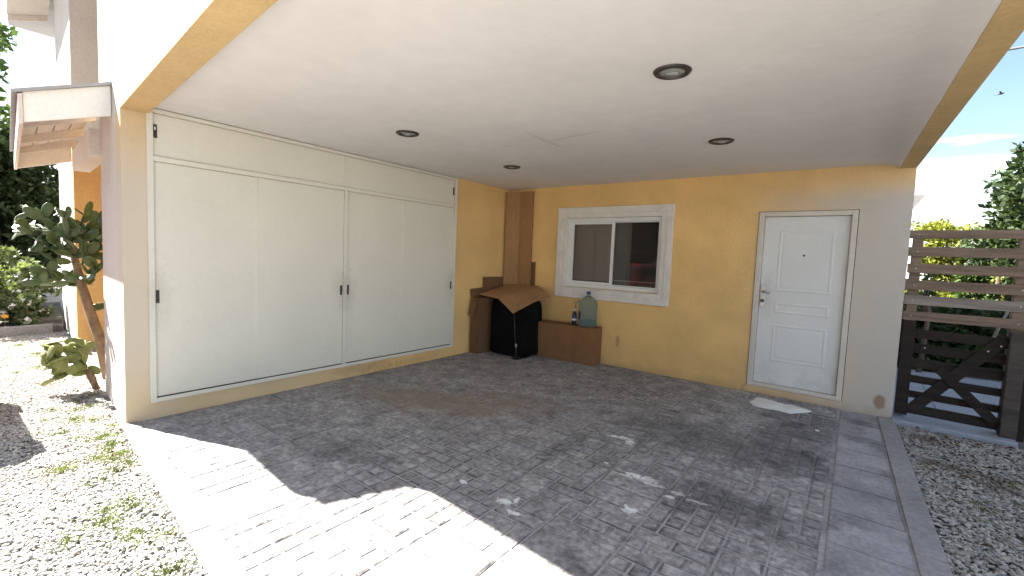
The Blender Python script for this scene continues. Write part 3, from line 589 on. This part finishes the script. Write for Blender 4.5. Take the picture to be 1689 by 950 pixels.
# covered barbecue: fabric hull with folds
bb = thing('covered_barbecue', 'bulky object under a black cover, beneath the bent cardboard sheet', 'covered grill', (.66, -.47, 0))
V = []; n_ = 64
for k, (z, sc) in enumerate(((.03, .97), (.10, 1.0), (.3, .985), (.55, 1.0), (.72, 1.0), (.80, .97), (.845, .9), (.86, .7), (.865, .0))):
    for j in range(n_):
        t = 2*PI*j/n_; ex = .36; cx_, sy_ = math.cos(t), math.sin(t)
        px = math.copysign(abs(cx_)**ex, cx_)*.345*sc; py = math.copysign(abs(sy_)**ex, sy_)*.255*sc
        fo = (1+.035*math.sin(9*t+z*3)*(1-z)+.02*math.sin(17*t-z*7)); V.append((.565+px*fo, -.44+py*fo, z+.01*math.sin(5*t)*(z < .1)))
mb = MB(); mb.add(V, [(i*n_+j, i*n_+(j+1) % n_, (i+1)*n_+(j+1) % n_, (i+1)*n_+j) for i in range(8) for j in range(n_)]); part('cover', mb, 'cover', bb, smooth=True)
for x, y in ((.30, -.62), (.83, -.62), (.30, -.28), (.83, -.28)):
    w = MB(); w.tube([(x-.012, y, .03), (x+.012, y, .03)], .03, 14); part('wheel', w, 'black', bb)
sh = [(.10, -.80, .915), (.16, -.13, 1.05), (.705, -.08, 1.06), (1.085, -.30, .935), (1.02, -.40, .905), (1.0, -.62, .862), (.877, -.95, .71), (.472, -.78, .872)]
mb = MB(); mid = (.66, -.42, .965); low = [(a, b, c-.006) for a, b, c in sh]; n_ = 8
mb.add(sh+[mid]+low+[(mid[0], mid[1], mid[2]-.006)], [(i, (i+1) % n_, 8) for i in range(n_)]+[(9+(i+1) % n_, 9+i, 17) for i in range(n_)]+[(i, 9+i, 9+(i+1) % n_, (i+1) % n_) for i in range(n_)])
single('cardboard_sheet', mb, 'card_l', 'large bent cardboard sheet lying over the black covered object', 'cardboard', (.6, -.4, .9))
st_ = thing('metal_stand', 'thin metal pole with a black foot in front of the black cover', 'pole', (.80, -.75, 0))
part('pole', MB().tube([(.80, -.74, .12), (.735, -.74, .75)], [.007, .006], 10), 'darkmetal', st_, smooth=True)
part('sleeve', MB().tube([(.812, -.74, .05), (.80, -.74, .24)], [.016, .014], 12), 'black', st_, smooth=True)
part('collar', MB().tube([(.804, -.74, .18), (.800, -.74, .235)], .0165, 12), 'chrome', st_, smooth=True)
part('foot', MB().box(.765, .86, -.79, -.69, .0085, .03).box(.79, .835, -.77, -.71, .03, .07), 'black', st_, bevel=.006)
# wide box with the water jug
th_ = R(4.5); bc = Vector((1.345, -.155, 0)); ex_, ey_ = Vector((math.cos(th_), math.sin(th_), 0)), Vector((-math.sin(th_), math.cos(th_), 0))
Q = lambda a, b, z: bc+ex_*a+ey_*b+Vector((0, 0, z))
bx = thing('wide_carton', 'long low reddish brown carton on the floor under the window, carrying the water jug', 'carton', tuple(bc))
def qbox(mb, a0, a1, b0, b1, z0, z1): return mb.hexa([Q(a0, b0, z0), Q(a1, b0, z0), Q(a1, b1, z0), Q(a0, b1, z0)], [Q(a0, b0, z1), Q(a1, b0, z1), Q(a1, b1, z1), Q(a0, b1, z1)])
part('body', qbox(MB(), -.525, .475, -.145, .105, .007, .535), 'boxwood', bx, bevel=.006)
part('flap', qbox(MB(), -.527, .477, -.147, -.025, .536, .541), 'boxwood', bx); part('flap', qbox(MB(), -.527, .477, -.018, .107, .536, .541), 'boxwood', bx)
tn = qbox(MB(), -.478, -.20, -.03, .03, .5415, .5425); part('tape', tn, 'card_l', bx)
JC = (1.632, -.150, .5415)
jug = thing('water_jug', 'large clear blue water jug standing on the low carton', 'water jug', JC)
prj = [(.118, 0), (.131, .012), (.133, .05), (.129, .075), (.133, .10), (.133, .17), (.129, .195), (.133, .22), (.133, .30), (.126, .345), (.105, .385), (.065, .42), (.038, .435), (.030, .445), (.029, .485)]
part('body', MB().lathe(prj, JC, 40, True), 'jug', jug, smooth=True)
part('water', MB().lathe([(.10, .008), (.125, .02), (.125, .07), (.12, .09)], JC, 32, True), 'jug', jug, smooth=True)
part('cap', MB().lathe([(.031, .47), (.032, .50), (.026, .507)], JC, 20, True), 'bluelabel', jug, smooth=True)
lb = MB(); 
for j in range(16):
    t0, t1 = PI*1.0+j*.075, PI*1.0+(j+1)*.075
    lb.add([(JC[0]+.1345*math.cos(t), JC[1]+.1345*math.sin(t), JC[2]+z) for t, z in ((t0, .105), (t1, .105), (t1, .215), (t0, .215))], [(0, 1, 2, 3)])
part('label', lb, 'bluelabel', jug)
hdl = MB().tube([(JC[0]-.10, JC[1]-.075, JC[2]+.365), (JC[0]-.14, JC[1]-.10, JC[2]+.34), (JC[0]-.145, JC[1]-.103, JC[2]+.26)], .012, 8); part('handle', hdl, 'jug', jug, smooth=True)
BC = (1.452, -.215, .5415)
bt = thing('small_bottle', 'small bottle with blue and white label beside the water jug', 'bottle', BC)
part('body', MB().lathe([(.03, 0), (.034, .008), (.034, .15), (.026, .18), (.013, .20), (.012, .215)], BC, 20, True), 'black', bt, smooth=True)
part('label', MB().lathe([(.0346, .07), (.0346, .10)], BC, 20, False), 'whitelabel', bt, smooth=True); part('label', MB().lathe([(.0346, .105), (.0346, .15)], BC, 20, False), 'bluelabel', bt, smooth=True)
part('cap', MB().lathe([(.015, .21), (.015, .235), (.012, .238)], BC, 16, True), 'whitelabel', bt, smooth=True)
# white cloth by the door
out = [(3.90, -.60), (3.845, -.46), (3.87, -.36), (3.875, -.225), (3.95, -.25), (4.06, -.30), (4.16, -.285), (4.27, -.30), (4.36, -.34), (4.42, -.36), (4.40, -.42), (4.34, -.50), (4.25, -.62), (4.15, -.60), (4.02, -.62)]
mb = MB(); n_ = len(out); cx_, cy_ = 4.1, -.44; V = []; rg = 6
for k in range(rg):
    f = 1-k/(rg-.5)
    for i, (x, y) in enumerate(out):
        X, Y = cx_+(x-cx_)*f, cy_+(y-cy_)*f; V.append((X, Y, .0105+(0 if k == 0 else .006+.010*(math.sin(X*23+Y*9)+math.sin(Y*41-X*13)*.6+.9))))
mb.add(V+[(cx_, cy_, .03)], [(k*n_+i, k*n_+(i+1) % n_, (k+1)*n_+(i+1) % n_, (k+1)*n_+i) for k in range(rg-1) for i in range(n_)]+[((rg-1)*n_+i, (rg-1)*n_+(i+1) % n_, rg*n_) for i in range(n_)])
single('floor_cloth', mb, 'cloth', 'crumpled white cloth on the paving in front of the door', 'cloth', (4.1, -.44, 0), smooth=True)
single('paper_scrap', MB().hexa([(4.49, -1.02, .010), (4.52, -1.01, .010), (4.515, -.985, .010), (4.485, -.99, .010)], [(4.49, -1.02, .014), (4.52, -1.01, .018), (4.515, -.985, .013), (4.485, -.99, .016)]), 'cloth', 'tiny scrap of white paper on the paving', 'paper', (4.5, -1, 0))

# ------------------------------------------------------------------ gate
gy = .12
gate = thing('wooden_gate', 'tall slatted wooden gate, brown slats above a dark braced lower half', 'gate', (5.5, gy, 0))
def yb(mb, x0, x1, z0, z1, y0, y1, dz=0): return mb.hexa([(x0, y0, z0), (x0, y1, z0), (x0, y1, z1), (x0, y0, z1)], [(x1, y0, z0+dz), (x1, y1, z0+dz), (x1, y1, z1+dz), (x1, y0, z1+dz)])
for k, (z0, z1, xa, c) in enumerate(((1.854, 1.936, 5.098, 'wood'), (1.676, 1.769, 5.105, 'wood'), (1.506, 1.601, 5.112, 'wood'), (1.338, 1.434, 5.108, 'wood'), (1.186, 1.281, 5.112, 'wood_g'), (1.028, 1.118, 5.116, 'wood'))):
    sl_ = part('slat', yb(MB(), XW+.004+(xa-5.098)*.5, 6.75, z0, z1, gy-.02, gy+.004, random.uniform(-.006, .01)), c, gate, bevel=.003)
    if c == 'wood_g': sl_['label'] = 'greyer bleached slat'
    for xs in (5.155, 5.9): part('screw', MB().tube([(xs, gy-.024, (z0+z1)/2), (xs, gy-.018, (z0+z1)/2)], .006, 8), 'chrome', sl_)
part('post', MB().box(5.115, 5.195, gy+.006, gy+.09, .04, 1.90), 'wood', gate, bevel=.004)
part('post', MB().box(5.855, 5.955, gy+.006, gy+.09, .0, 1.93), 'wood', gate, bevel=.004)
part('stile', MB().box(5.098, 5.20, gy-.005, gy+.004, .05, 1.02).box(5.098, 5.2, gy-.03, gy-.006, .05, 1.02), 'wood_d', gate, bevel=.003)
for z0, z1 in ((.85, .94), (.70, .79), (.545, .64), (.39, .465), (.235, .305), (.07, .165)): part('rail', yb(MB(), 5.2, 5.85, z0, z1, gy-.012, gy+.012, -.012), 'wood_d', gate, bevel=.003)
part('brace', MB().bar((5.215, gy-.026, .10), (5.84, gy-.026, .95), .10, .022, (0, 1, 0)), 'wood_d', gate, bevel=.002)
part('brace', MB().bar((5.40, gy-.0495, .57), (5.83, gy-.0495, .12), .085, .022, (0, 1, 0)), 'wood_d', gate, bevel=.002)
for x, z in ((5.28, .765), (5.72, .80), (5.80, .86)): part('screw', MB().tube([(x, gy-.065, z), (x, gy-.058, z)], .007, 8), 'chrome', gate)
single('gate_post', MB().box(5.845, 5.955, gy-.10, gy-.0, 0, 1.0), 'wood_p', 'thick grey brown wooden post beside the gate', 'post', (5.9, gy-.05, 0), bevel=.008)
fn_ = thing('low_fence', 'dark framed board fence panel right of the gate post', 'fence', (6.3, gy, 0))
part('stile', MB().box(5.965, 6.01, gy-.05, gy-.01, 0, .72), 'wood_d', fn_)
for k in range(7): z0 = .02+k*.10; part('board', MB().box(6.012, 6.9, gy-.04, gy-.02, z0, z0+.082), 'wood_g' if k in (2, 3) else 'wood', fn_, bevel=.003)
structure('gate_step', MB().box(XW+.0, 5.95, -.085, .26, -.03, .022), 'sill', bevel=.008)
path = structure('garden_path', MB().box(5.085, 6.75, .262, 3.35, -.03, -.004), 'sill')
for i in range(4):
    for j in range(6):
        x0 = 5.10+i*.405; y0 = .27+j*.455; part('tile', MB().box(x0, x0+.398, y0, y0+.448, -.004, .006+random.uniform(0, .002)), 'tile', path, bevel=.002, seg=1)

# ------------------------------------------------------------------ plants
def leaves(clumps, n, size, name, flat=.0):
    """leaf faces (folded diamonds) spread in the shells of many clumps; clump = (x,y,z,rx,ry,rz)"""
    C = np.array(clumps); w = C[:, 3]*C[:, 4]+C[:, 3]*C[:, 5]; idx = rng.choice(len(C), n, p=w/w.sum()); c = C[idx]
    d = rng.normal(size=(n, 3)); d /= np.linalg.norm(d, axis=1)[:, None]; r_ = rng.uniform(.35, 1.08, (n, 1))**.6
    P = c[:, :3]+d*r_*c[:, 3:6]; a = rng.normal(size=(n, 3)); a[:, 2] *= .7; a += d*.6; a /= np.linalg.norm(a, axis=1)[:, None]
    b = np.cross(a, rng.normal(size=(n, 3))); b /= np.linalg.norm(b, axis=1)[:, None]; nn = np.cross(a, b)
    s = rng.uniform(size*.6, size*1.4, (n, 1)); V = np.stack([P, P+a*s*.5+b*s*.28+nn*s*.1, P+a*s, P+a*s*.5-b*s*.28+nn*s*.1], 1).reshape(-1, 3)
    k = 4*np.arange(n)[:, None]; Fc = np.concatenate([k+np.array([0, 1, 2]), k+np.array([0, 2, 3])], 0); return np_mesh(name, V, Fc)
def crown(x, y, z0, z1, rx, ry, k, seed):
    r_ = random.Random(seed); out = []
    for _ in range(k):
        t = r_.uniform(0, 1); zz = z0+(z1-z0)*t; sh = math.sin(PI*min(.95, max(.12, t*.8+.15)))
        a = r_.uniform(0, 2*PI); q = r_.uniform(.2, .9)*sh; c = r_.uniform(.13, .30)*min(rx, ry)*1.3
        out.append((x+rx*q*math.cos(a), y+ry*q*math.sin(a), zz, c*r_.uniform(.8, 1.3), c*r_.uniform(.8, 1.3), c*r_.uniform(.6, 1.0)))
    return out
def tree(name, label, cat, x, y, zt, z0, rx, ry, k, n, size, mat, seed, group=None, trunk=.10):
    t = thing(name, label, cat, (x, y, 0), group); cl_ = crown(x, y, z0, zt, rx, ry, k, seed)
    me = leaves(cl_, n, size, 'crown'); me.transform(Matrix.Translation((-x, -y, 0))); link('crown', me, mat, t)
    mb = MB(); mb.tube([(x, y, -.04), (x+.05, y, z0*.6+.2), (x-.04, y+.05, (z0+zt)*.5), (x, y, zt*.85)], [trunk, trunk*.85, trunk*.55, trunk*.2], 8)
    r_ = random.Random(seed+1)
    for c in r_.sample(cl_, min(9, len(cl_))):
        z = max(z0*.7, c[2]*.55); mb.tube([(x, y, z), ((x+c[0])/2, (y+c[1])/2, (z+c[2])/2+.1), c[:3]], [trunk*.4, trunk*.25, trunk*.08], 6)
    part('trunk', mb, 'bark', t, smooth=True); return t
# left garden: raised bed with kerb, flowering shrubs, dark hedge tree, pale tree
structure('garden_soil', MB().prism([(-9.5, -4.1), (-5.66, -4.6), (-5.66, -8), (-9.5, -8)], -.03, .07), 'gravel_d')
kb = thing('bed_kerb', 'low pale concrete kerb edging the flower bed on the left', 'kerb', (-5.6, -5.5, 0))
for k in range(4): part('kerb_block', MB().box(-5.66, -5.57, -5.62-k*.9+.005+.85-.85, -4.72-k*.9, -.03, .115+.004*(k % 2)), 'kerb', kb, bevel=.01)
for k, (x, y, zt, rx) in enumerate(((-6.15, -4.95, .95, .42), (-6.3, -5.45, 1.05, .5), (-7.1, -5.0, 1.35, .6), (-6.9, -5.9, 1.3, .7))):
    t = thing('flowering_shrub', ['low shrub with white daisies beside the house wall', 'wide shrub with white daisies behind the bed kerb', 'taller flowering shrub near the house, behind the daisies', 'tall white flowered shrub at the left edge of the photo'][k], 'shrub', (x, y, .07), 'white flowered shrubs in the left bed')
    cl_ = crown(x, y, .1, zt, rx, rx, 14, 40+k); me = leaves(cl_, 3200, .085, 'foliage'); me.transform(Matrix.Translation((-x, -y, -.07))); link('foliage', me, 'leaf_b', t)
    part('stem', MB().tube([(x, y, .05), (x, y, zt*.6)], [.02, .01], 6), 'bark', t)
    mb = MB()
    for _ in range(80):
        c = random.choice(cl_); d = Vector((random.gauss(0, 1)+.8, random.gauss(0, 1), random.gauss(.6, .8))).normalized(); p = Vector(c[:3])+Vector((d.x*c[3], d.y*c[4], d.z*c[5])); rr = random.uniform(.025, .045)
        a = d.orthogonal().normalized(); b = d.cross(a); ring_ = [p+(a*math.cos(2*PI*j/8)+b*math.sin(2*PI*j/8))*rr*(1 if j % 2 else .7)+d*.008 for j in range(8)]
        mb.add(ring_+[p], [(j, (j+1) % 8, 8) for j in range(8)])
    o = part('flowers', mb, 'petal', t); o['kind'] = 'stuff'
fl_ = MB(); p = Vector((-5.75, -5.22, .26))
fl_.add([p+Vector((.0, .045*math.cos(2*PI*j/10), .035*math.sin(2*PI*j/10)))*(1 if j % 2 else .75) for j in range(10)]+[p+Vector((.02, 0, 0))], [(j, (j+1) % 10, 10) for j in range(10)])
t = thing('orange_flower', 'single orange flower over the bed kerb at the left edge', 'flower', (-5.75, -5.22, .07)); part('petals', fl_, 'petal_o', t); part('stem', MB().tube([(-5.75, -5.22, .07), (-5.75, -5.22, .26)], .006, 6), 'grass', t)
tree('hedge_tree', 'dense dark evergreen behind the flower bed, left of the house', 'tree', -11.2, -4.9, 3.9, .4, 1.9, 1.5, 60, 26000, .15, 'leaf_d', 3)
tree('hedge_tree', 'dark evergreen at the left edge of the photo behind the shrubs', 'tree', -15.0, -7.2, 4.9, .3, 1.9, 1.8, 50, 18000, .15, 'leaf_d', 4)
tree('pale_tree', 'light green airy tree rising above the dark evergreens', 'tree', -17.5, -6.3, 9.4, 4.0, 2.3, 2.2, 42, 9000, .26, 'leaf_m', 5, trunk=.2)
# behind the gate
def hedge(name, label, x0, x1, y0, y1, zt, k, n, size, mat, seed):
    r_ = random.Random(seed); t = thing(name, label, 'hedge', ((x0+x1)/2, (y0+y1)/2, 0)); cl_ = []
    for _ in range(k): c = r_.uniform(.22, .42); cl_.append((r_.uniform(x0, x1), r_.uniform(y0, y1), r_.uniform(.1, zt-c*.7), c, c, c*.8))
    me = leaves(cl_, n, size, 'foliage'); me.transform(Matrix.Translation(-Vector(t.location))); link('foliage', me, mat, t)
    mb = MB()
    for j in range(5): x = x0+(x1-x0)*(j+.5)/5; mb.tube([(x, (y0+y1)/2, -.03), (x+.1, (y0+y1)/2, zt*.75)], [.04, .02], 6)
    part('stem', mb, 'bark', t)
hedge('hedge', 'sunlit yellow green hedge at the end of the path behind the gate', 4.6, 8.0, 9.0, 10.0, 2.85, 90, 26000, .10, 'leaf_y', 21)
tree('dark_tree', 'dark green tree rising over the gate at the right edge', 'tree', 8.05, 6.3, 4.3, .4, 1.75, 1.7, 84, 46000, .13, 'leaf_d', 23)
tree('small_bush', 'mid green bush between the hedge and the dark tree', 'bush', 7.05, 7.4, 2.5, .2, .65, .7, 22, 8000, .11, 'leaf_m', 24, trunk=.05)
hedge('low_hedge', 'low dark shrubs in shade across the end of the tiled path', 4.9, 7.2, 3.65, 4.6, 1.05, 46, 15000, .10, 'leaf_d', 25)
tree('dark_tree', 'dark leafy shrub close behind the right end of the gate', 'shrub', 7.15, 4.3, 2.1, .05, .55, .8, 26, 10000, .10, 'leaf_d', 27, trunk=.05)
single('bare_branch', MB().tube([(6.05, 2.0, .62), (6.17, 2.0, 1.05), (6.27, 2.0, 1.45), (6.36, 2.0, 1.78)], [.018, .015, .013, .008], 8).tube([(6.30, 2.0, 1.62), (6.5, 2.0, 1.55), (6.62, 2.0, 1.47)], [.008, .007, .005], 6), 'wood_g', 'bare pale branch leaning behind the gate slats', 'branch', (6.2, 2, .6), smooth=True)
tree('fence_sapling', 'thin dark sapling trunk behind the left end of the gate', 'sapling', 5.55, 3.2, 1.55, 1.2, .12, .12, 4, 60, .08, 'leaf_d', 31, trunk=.035)
nb = thing('neighbour_house', 'distant flat roofed house just showing above the hedge', 'house', (5.5, 24, 0))
part('wall', MB().box(-4, 6.6, 24.6, 30, 0, 5.35), 'plaster', nb); part('roof', MB().box(-4.6, 7.15, 24, 30.5, 5.35, 5.75), 'roof', nb); 
part('window', MB().box(4.6, 5.8, 24.57, 24.62, 3.6, 4.9), 'carglass', nb)
cb = [(x, 6.0, 5.58+.0006*(x-8)**2) for x in np.linspace(-14, 30, 23)]
single('overhead_cable', MB().tube(cb, .022, 6), 'cable', 'grey overhead cable crossing the sky above the right beam', 'cable', (8, 6, 5.58), smooth=True)
# bird
bp = Vector((6.83, 8.0, 5.36)); bird = thing('bird', 'small dark bird flying in the sky over the gate', 'bird', tuple(bp))
part('body', MB().tube([bp+Vector((-.05, 0, -.012)), bp+Vector((-.02, 0, 0)), bp+Vector((.02, 0, .004)), bp+Vector((.05, 0, .012)), bp+Vector((.065, 0, .012))], [.004, .016, .02, .013, .003], 8), 'feather', bird, smooth=True)
for s_ in (-1, 1): part('wing', MB().hexa([bp+Vector((-.012, s_*.01, .01)), bp+Vector((.028, s_*.01, .01)), bp+Vector((.028, s_*.01, .014)), bp+Vector((-.012, s_*.01, .014))], [bp+Vector((-.03, s_*.055, .04)), bp+Vector((-.008, s_*.06, .042)), bp+Vector((-.008, s_*.06, .044)), bp+Vector((-.03, s_*.055, .042))]), 'feather', bird)
part('tail', MB().hexa([bp+Vector((-.045, -.006, -.012)), bp+Vector((-.045, .006, -.012)), bp+Vector((-.045, .006, -.010)), bp+Vector((-.045, -.006, -.010))], [bp+Vector((-.095, -.014, -.022)), bp+Vector((-.095, .014, -.022)), bp+Vector((-.095, .014, -.020)), bp+Vector((-.095, -.014, -.020))]), 'feather', bird)

# prickly pears: flattened pads on a leaning trunk
def pad_mesh(mat):
    V = []; nu, nv = 12, 7
    for i in range(nv+1):
        t = PI*i/nv
        for j in range(nu):
            a = 2*PI*j/nu; rr = math.sin(t)*(.9+.25*(1-i/nv)*0+.12*math.cos(t)*-1); V.append((rr*.5*math.cos(a), rr*.11*math.sin(a), .5-.5*math.cos(t)))
    mb = MB(); mb.add(V, [(i*nu+j, i*nu+(j+1) % nu, (i+1)*nu+(j+1) % nu, (i+1)*nu+j) for i in range(nv) for j in range(nu)]); me = mb.mesh('pad'); me.materials.append(MT[mat]); me.polygons.foreach_set('use_smooth', [True]*len(me.polygons)); return me
pads = {'cactus': pad_mesh('cactus'), 'cactus_l': pad_mesh('cactus_l')}
def pad(root, mat, p, d, w, l, spin):
    o = bpy.data.objects.new('pad', pads[mat]); COL.objects.link(o); o.parent = root; o.location = Vector(p)-Vector(root.location)
    q = Vector(d).to_track_quat('Z', 'X') @ Matrix.Rotation(spin, 3, 'Z').to_quaternion(); o.rotation_euler = q.to_euler(); o.scale = (w, w*.8, l); return o
base = F(-1.9, .10, -.03)
c1 = thing('prickly_pear', 'tall leaning prickly pear cactus with bare brown trunk beside the house', 'cactus', tuple(base))
tp = [F(-1.9, .10, -.03), F(-1.9, .03, .45), F(-1.92, -.04, .75), F(-1.95, -.10, 1.05), F(-2.0, -.14, 1.3), F(-2.0, -.17, 1.5)]
part('trunk', MB().tube(tp, [.05, .047, .043, .038, .03, .02], 10), 'trunkc', c1, smooth=True)
rc = random.Random(11)
def branchpads(root, mat, start, n, lo, hi, spread, l, box, wid=(.5, .68)):
    tips = [start]
    for k in range(n):
        p, d, dep = tips[rc.randrange(len(tips))]
        d2 = (Vector(d)+Vector((rc.gauss(0, spread), rc.gauss(0, spread), rc.gauss(.05, spread*.8)))).normalized(); ll = l*rc.uniform(.7, 1.2)
        e = Vector(p)+d2*ll*.92
        es, eo = (e-fp).dot(fd), (e-fp).dot(fn)
        if not (lo <= e.z <= hi) or not (box[0] < es < box[1]) or not (box[2] < eo < box[3]) or (es > -1.3 and eo > -.06): continue
        pad(root, mat, p, d2, ll*rc.uniform(*wid), ll, rc.uniform(0, PI)); tips.append((e, d2, dep+1))
for zb, n in ((3, 40), (4, 46), (5, 46)):
    branchpads(c1, 'cactus', (tp[zb], -fn*.7+Vector((0, 0, .5)), 0), n+8, 1.0, 1.9, .55, .155, (-2.35, -1.62, -.58, .3))
    branchpads(c1, 'cactus', (tp[zb], fn*.8+Vector((0, 0, .4)), 0), n, 1.0, 1.85, .5, .155, (-2.4, -1.5, -.3, .5))
branchpads(c1, 'cactus', (tp[2], fn*.8+Vector((0, 0, .1)), 0), 14, .7, 1.3, .5, .15, (-2.4, -1.5, -.1, .5))
base2 = F(-1.42, -.03, -.03)
c2 = thing('prickly_pear', 'low sprawling pale green prickly pear at the foot of the wall', 'cactus', tuple(base2))
part('trunk', MB().tube([F(-1.42, -.04, -.03), F(-1.45, -.07, .08), F(-1.5, -.10, .17)], [.035, .034, .03], 9), 'trunkc', c2, smooth=True)
for k in range(3): branchpads(c2, 'cactus_l', (F(-1.5, -.08-.02*k, .16+.04*k), -fn*(1.0-.25*k)+Vector((-.1+.15*k, 0, .15+.3*k)), 0), 30, .08, .48, .5, .15, (-1.85, -1.2, -.44, .1), (.68, .85))

# ------------------------------------------------------------------ red car parked outside the frame (seen in the window pane, casts the round shadow)
car = thing('parked_car', 'dark red hatchback parked on the gravel, mirrored in the window pane', 'car', (-1.35, -7.8, 0))
cx0, w_ = -1.25, .80
side = [(-5.78, .42), (-5.74, .62), (-5.86, .74), (-6.6, .93), (-7.25, 1.36), (-7.6, 1.44), (-8.8, 1.42), (-9.35, 1.2), (-9.6, .9), (-9.62, .35), (-5.85, .24)]
mb = MB(); V = []; n_ = len(side)
for q, sx_ in enumerate((-1, -.93, .93, 1)):
    for y, z in side:
        tp_ = .80 if z > 1.0 else 1; V.append((cx0+w_*sx_*tp_, y if abs(sx_) == .93 else y+(.06 if y < -8 else -.16), z if abs(sx_) == .93 else (z-.05 if z > .5 else z+.03)))
mb.add(V, [tuple(range(n_)), tuple(range(3*n_, 4*n_))[::-1]]+[(q*n_+i, q*n_+(i+1) % n_, (q+1)*n_+(i+1) % n_, (q+1)*n_+i) for q in range(3) for i in range(n_)])
part('body', mb, 'redcar', car, smooth=False, bevel=.03, seg=3)
for s_ in (-1, 1):
    for y in (-6.5, -8.9):
        wh = part('wheel', MB().tube([(cx0+s_*.62, y, .30), (cx0+s_*.815, y, .30)], .30, 24), 'tyre', car, bevel=.02); part('rim', MB().tube([(cx0+s_*.80, y, .30), (cx0+s_*.822, y, .30)], .19, 18), 'chrome', wh)
    part('side_window', MB().hexa([(cx0+s_*.80, -7.0, 1.0), (cx0+s_*.80, -9.0, 1.0), (cx0+s_*.655, -8.75, 1.34), (cx0+s_*.655, -7.35, 1.32)], [(cx0+s_*.808, -7.0, 1.0), (cx0+s_*.808, -9.0, 1.0), (cx0+s_*.663, -8.75, 1.34), (cx0+s_*.663, -7.35, 1.32)]), 'carglass', car)
    part('wing_mirror', MB().box(cx0+s_*.87-.07, cx0+s_*.87+.07, -7.05, -6.95, .98, 1.1), 'redcar', car, bevel=.02)
    part('headlight', MB().box(cx0+s_*.58-.14, cx0+s_*.58+.14, -5.84, -5.735, .58, .68), 'glasslens', car, bevel=.02)
part('windscreen', MB().hexa([(cx0-.62, -6.62, .955), (cx0+.62, -6.62, .955), (cx0+.54, -7.2, 1.345), (cx0-.54, -7.2, 1.345)], [(cx0-.62, -6.60, .965), (cx0+.62, -6.60, .965), (cx0+.54, -7.18, 1.355), (cx0-.54, -7.18, 1.355)]), 'carglass', car)
# boundary hedge far behind the camera, seen only in the window pane
for k in range(6):
    tree('boundary_tree', ['dark','broad dark','tall dark','dull green','low dark','rounded dark'][k]+' boundary tree far behind the viewer, '+['leftmost','second from the left','third from the left','third from the right','second from the right','rightmost'][k]+' of its row', 'tree', (-14, -9.5, -5.6, -3.2, .6, 6)[k], -15.5-k % 2, 7.6+k % 3*.7, .0, 3.3, 1.8, 44, 11000, .34, 'leaf_d', 60+k, 'boundary trees behind the viewer')
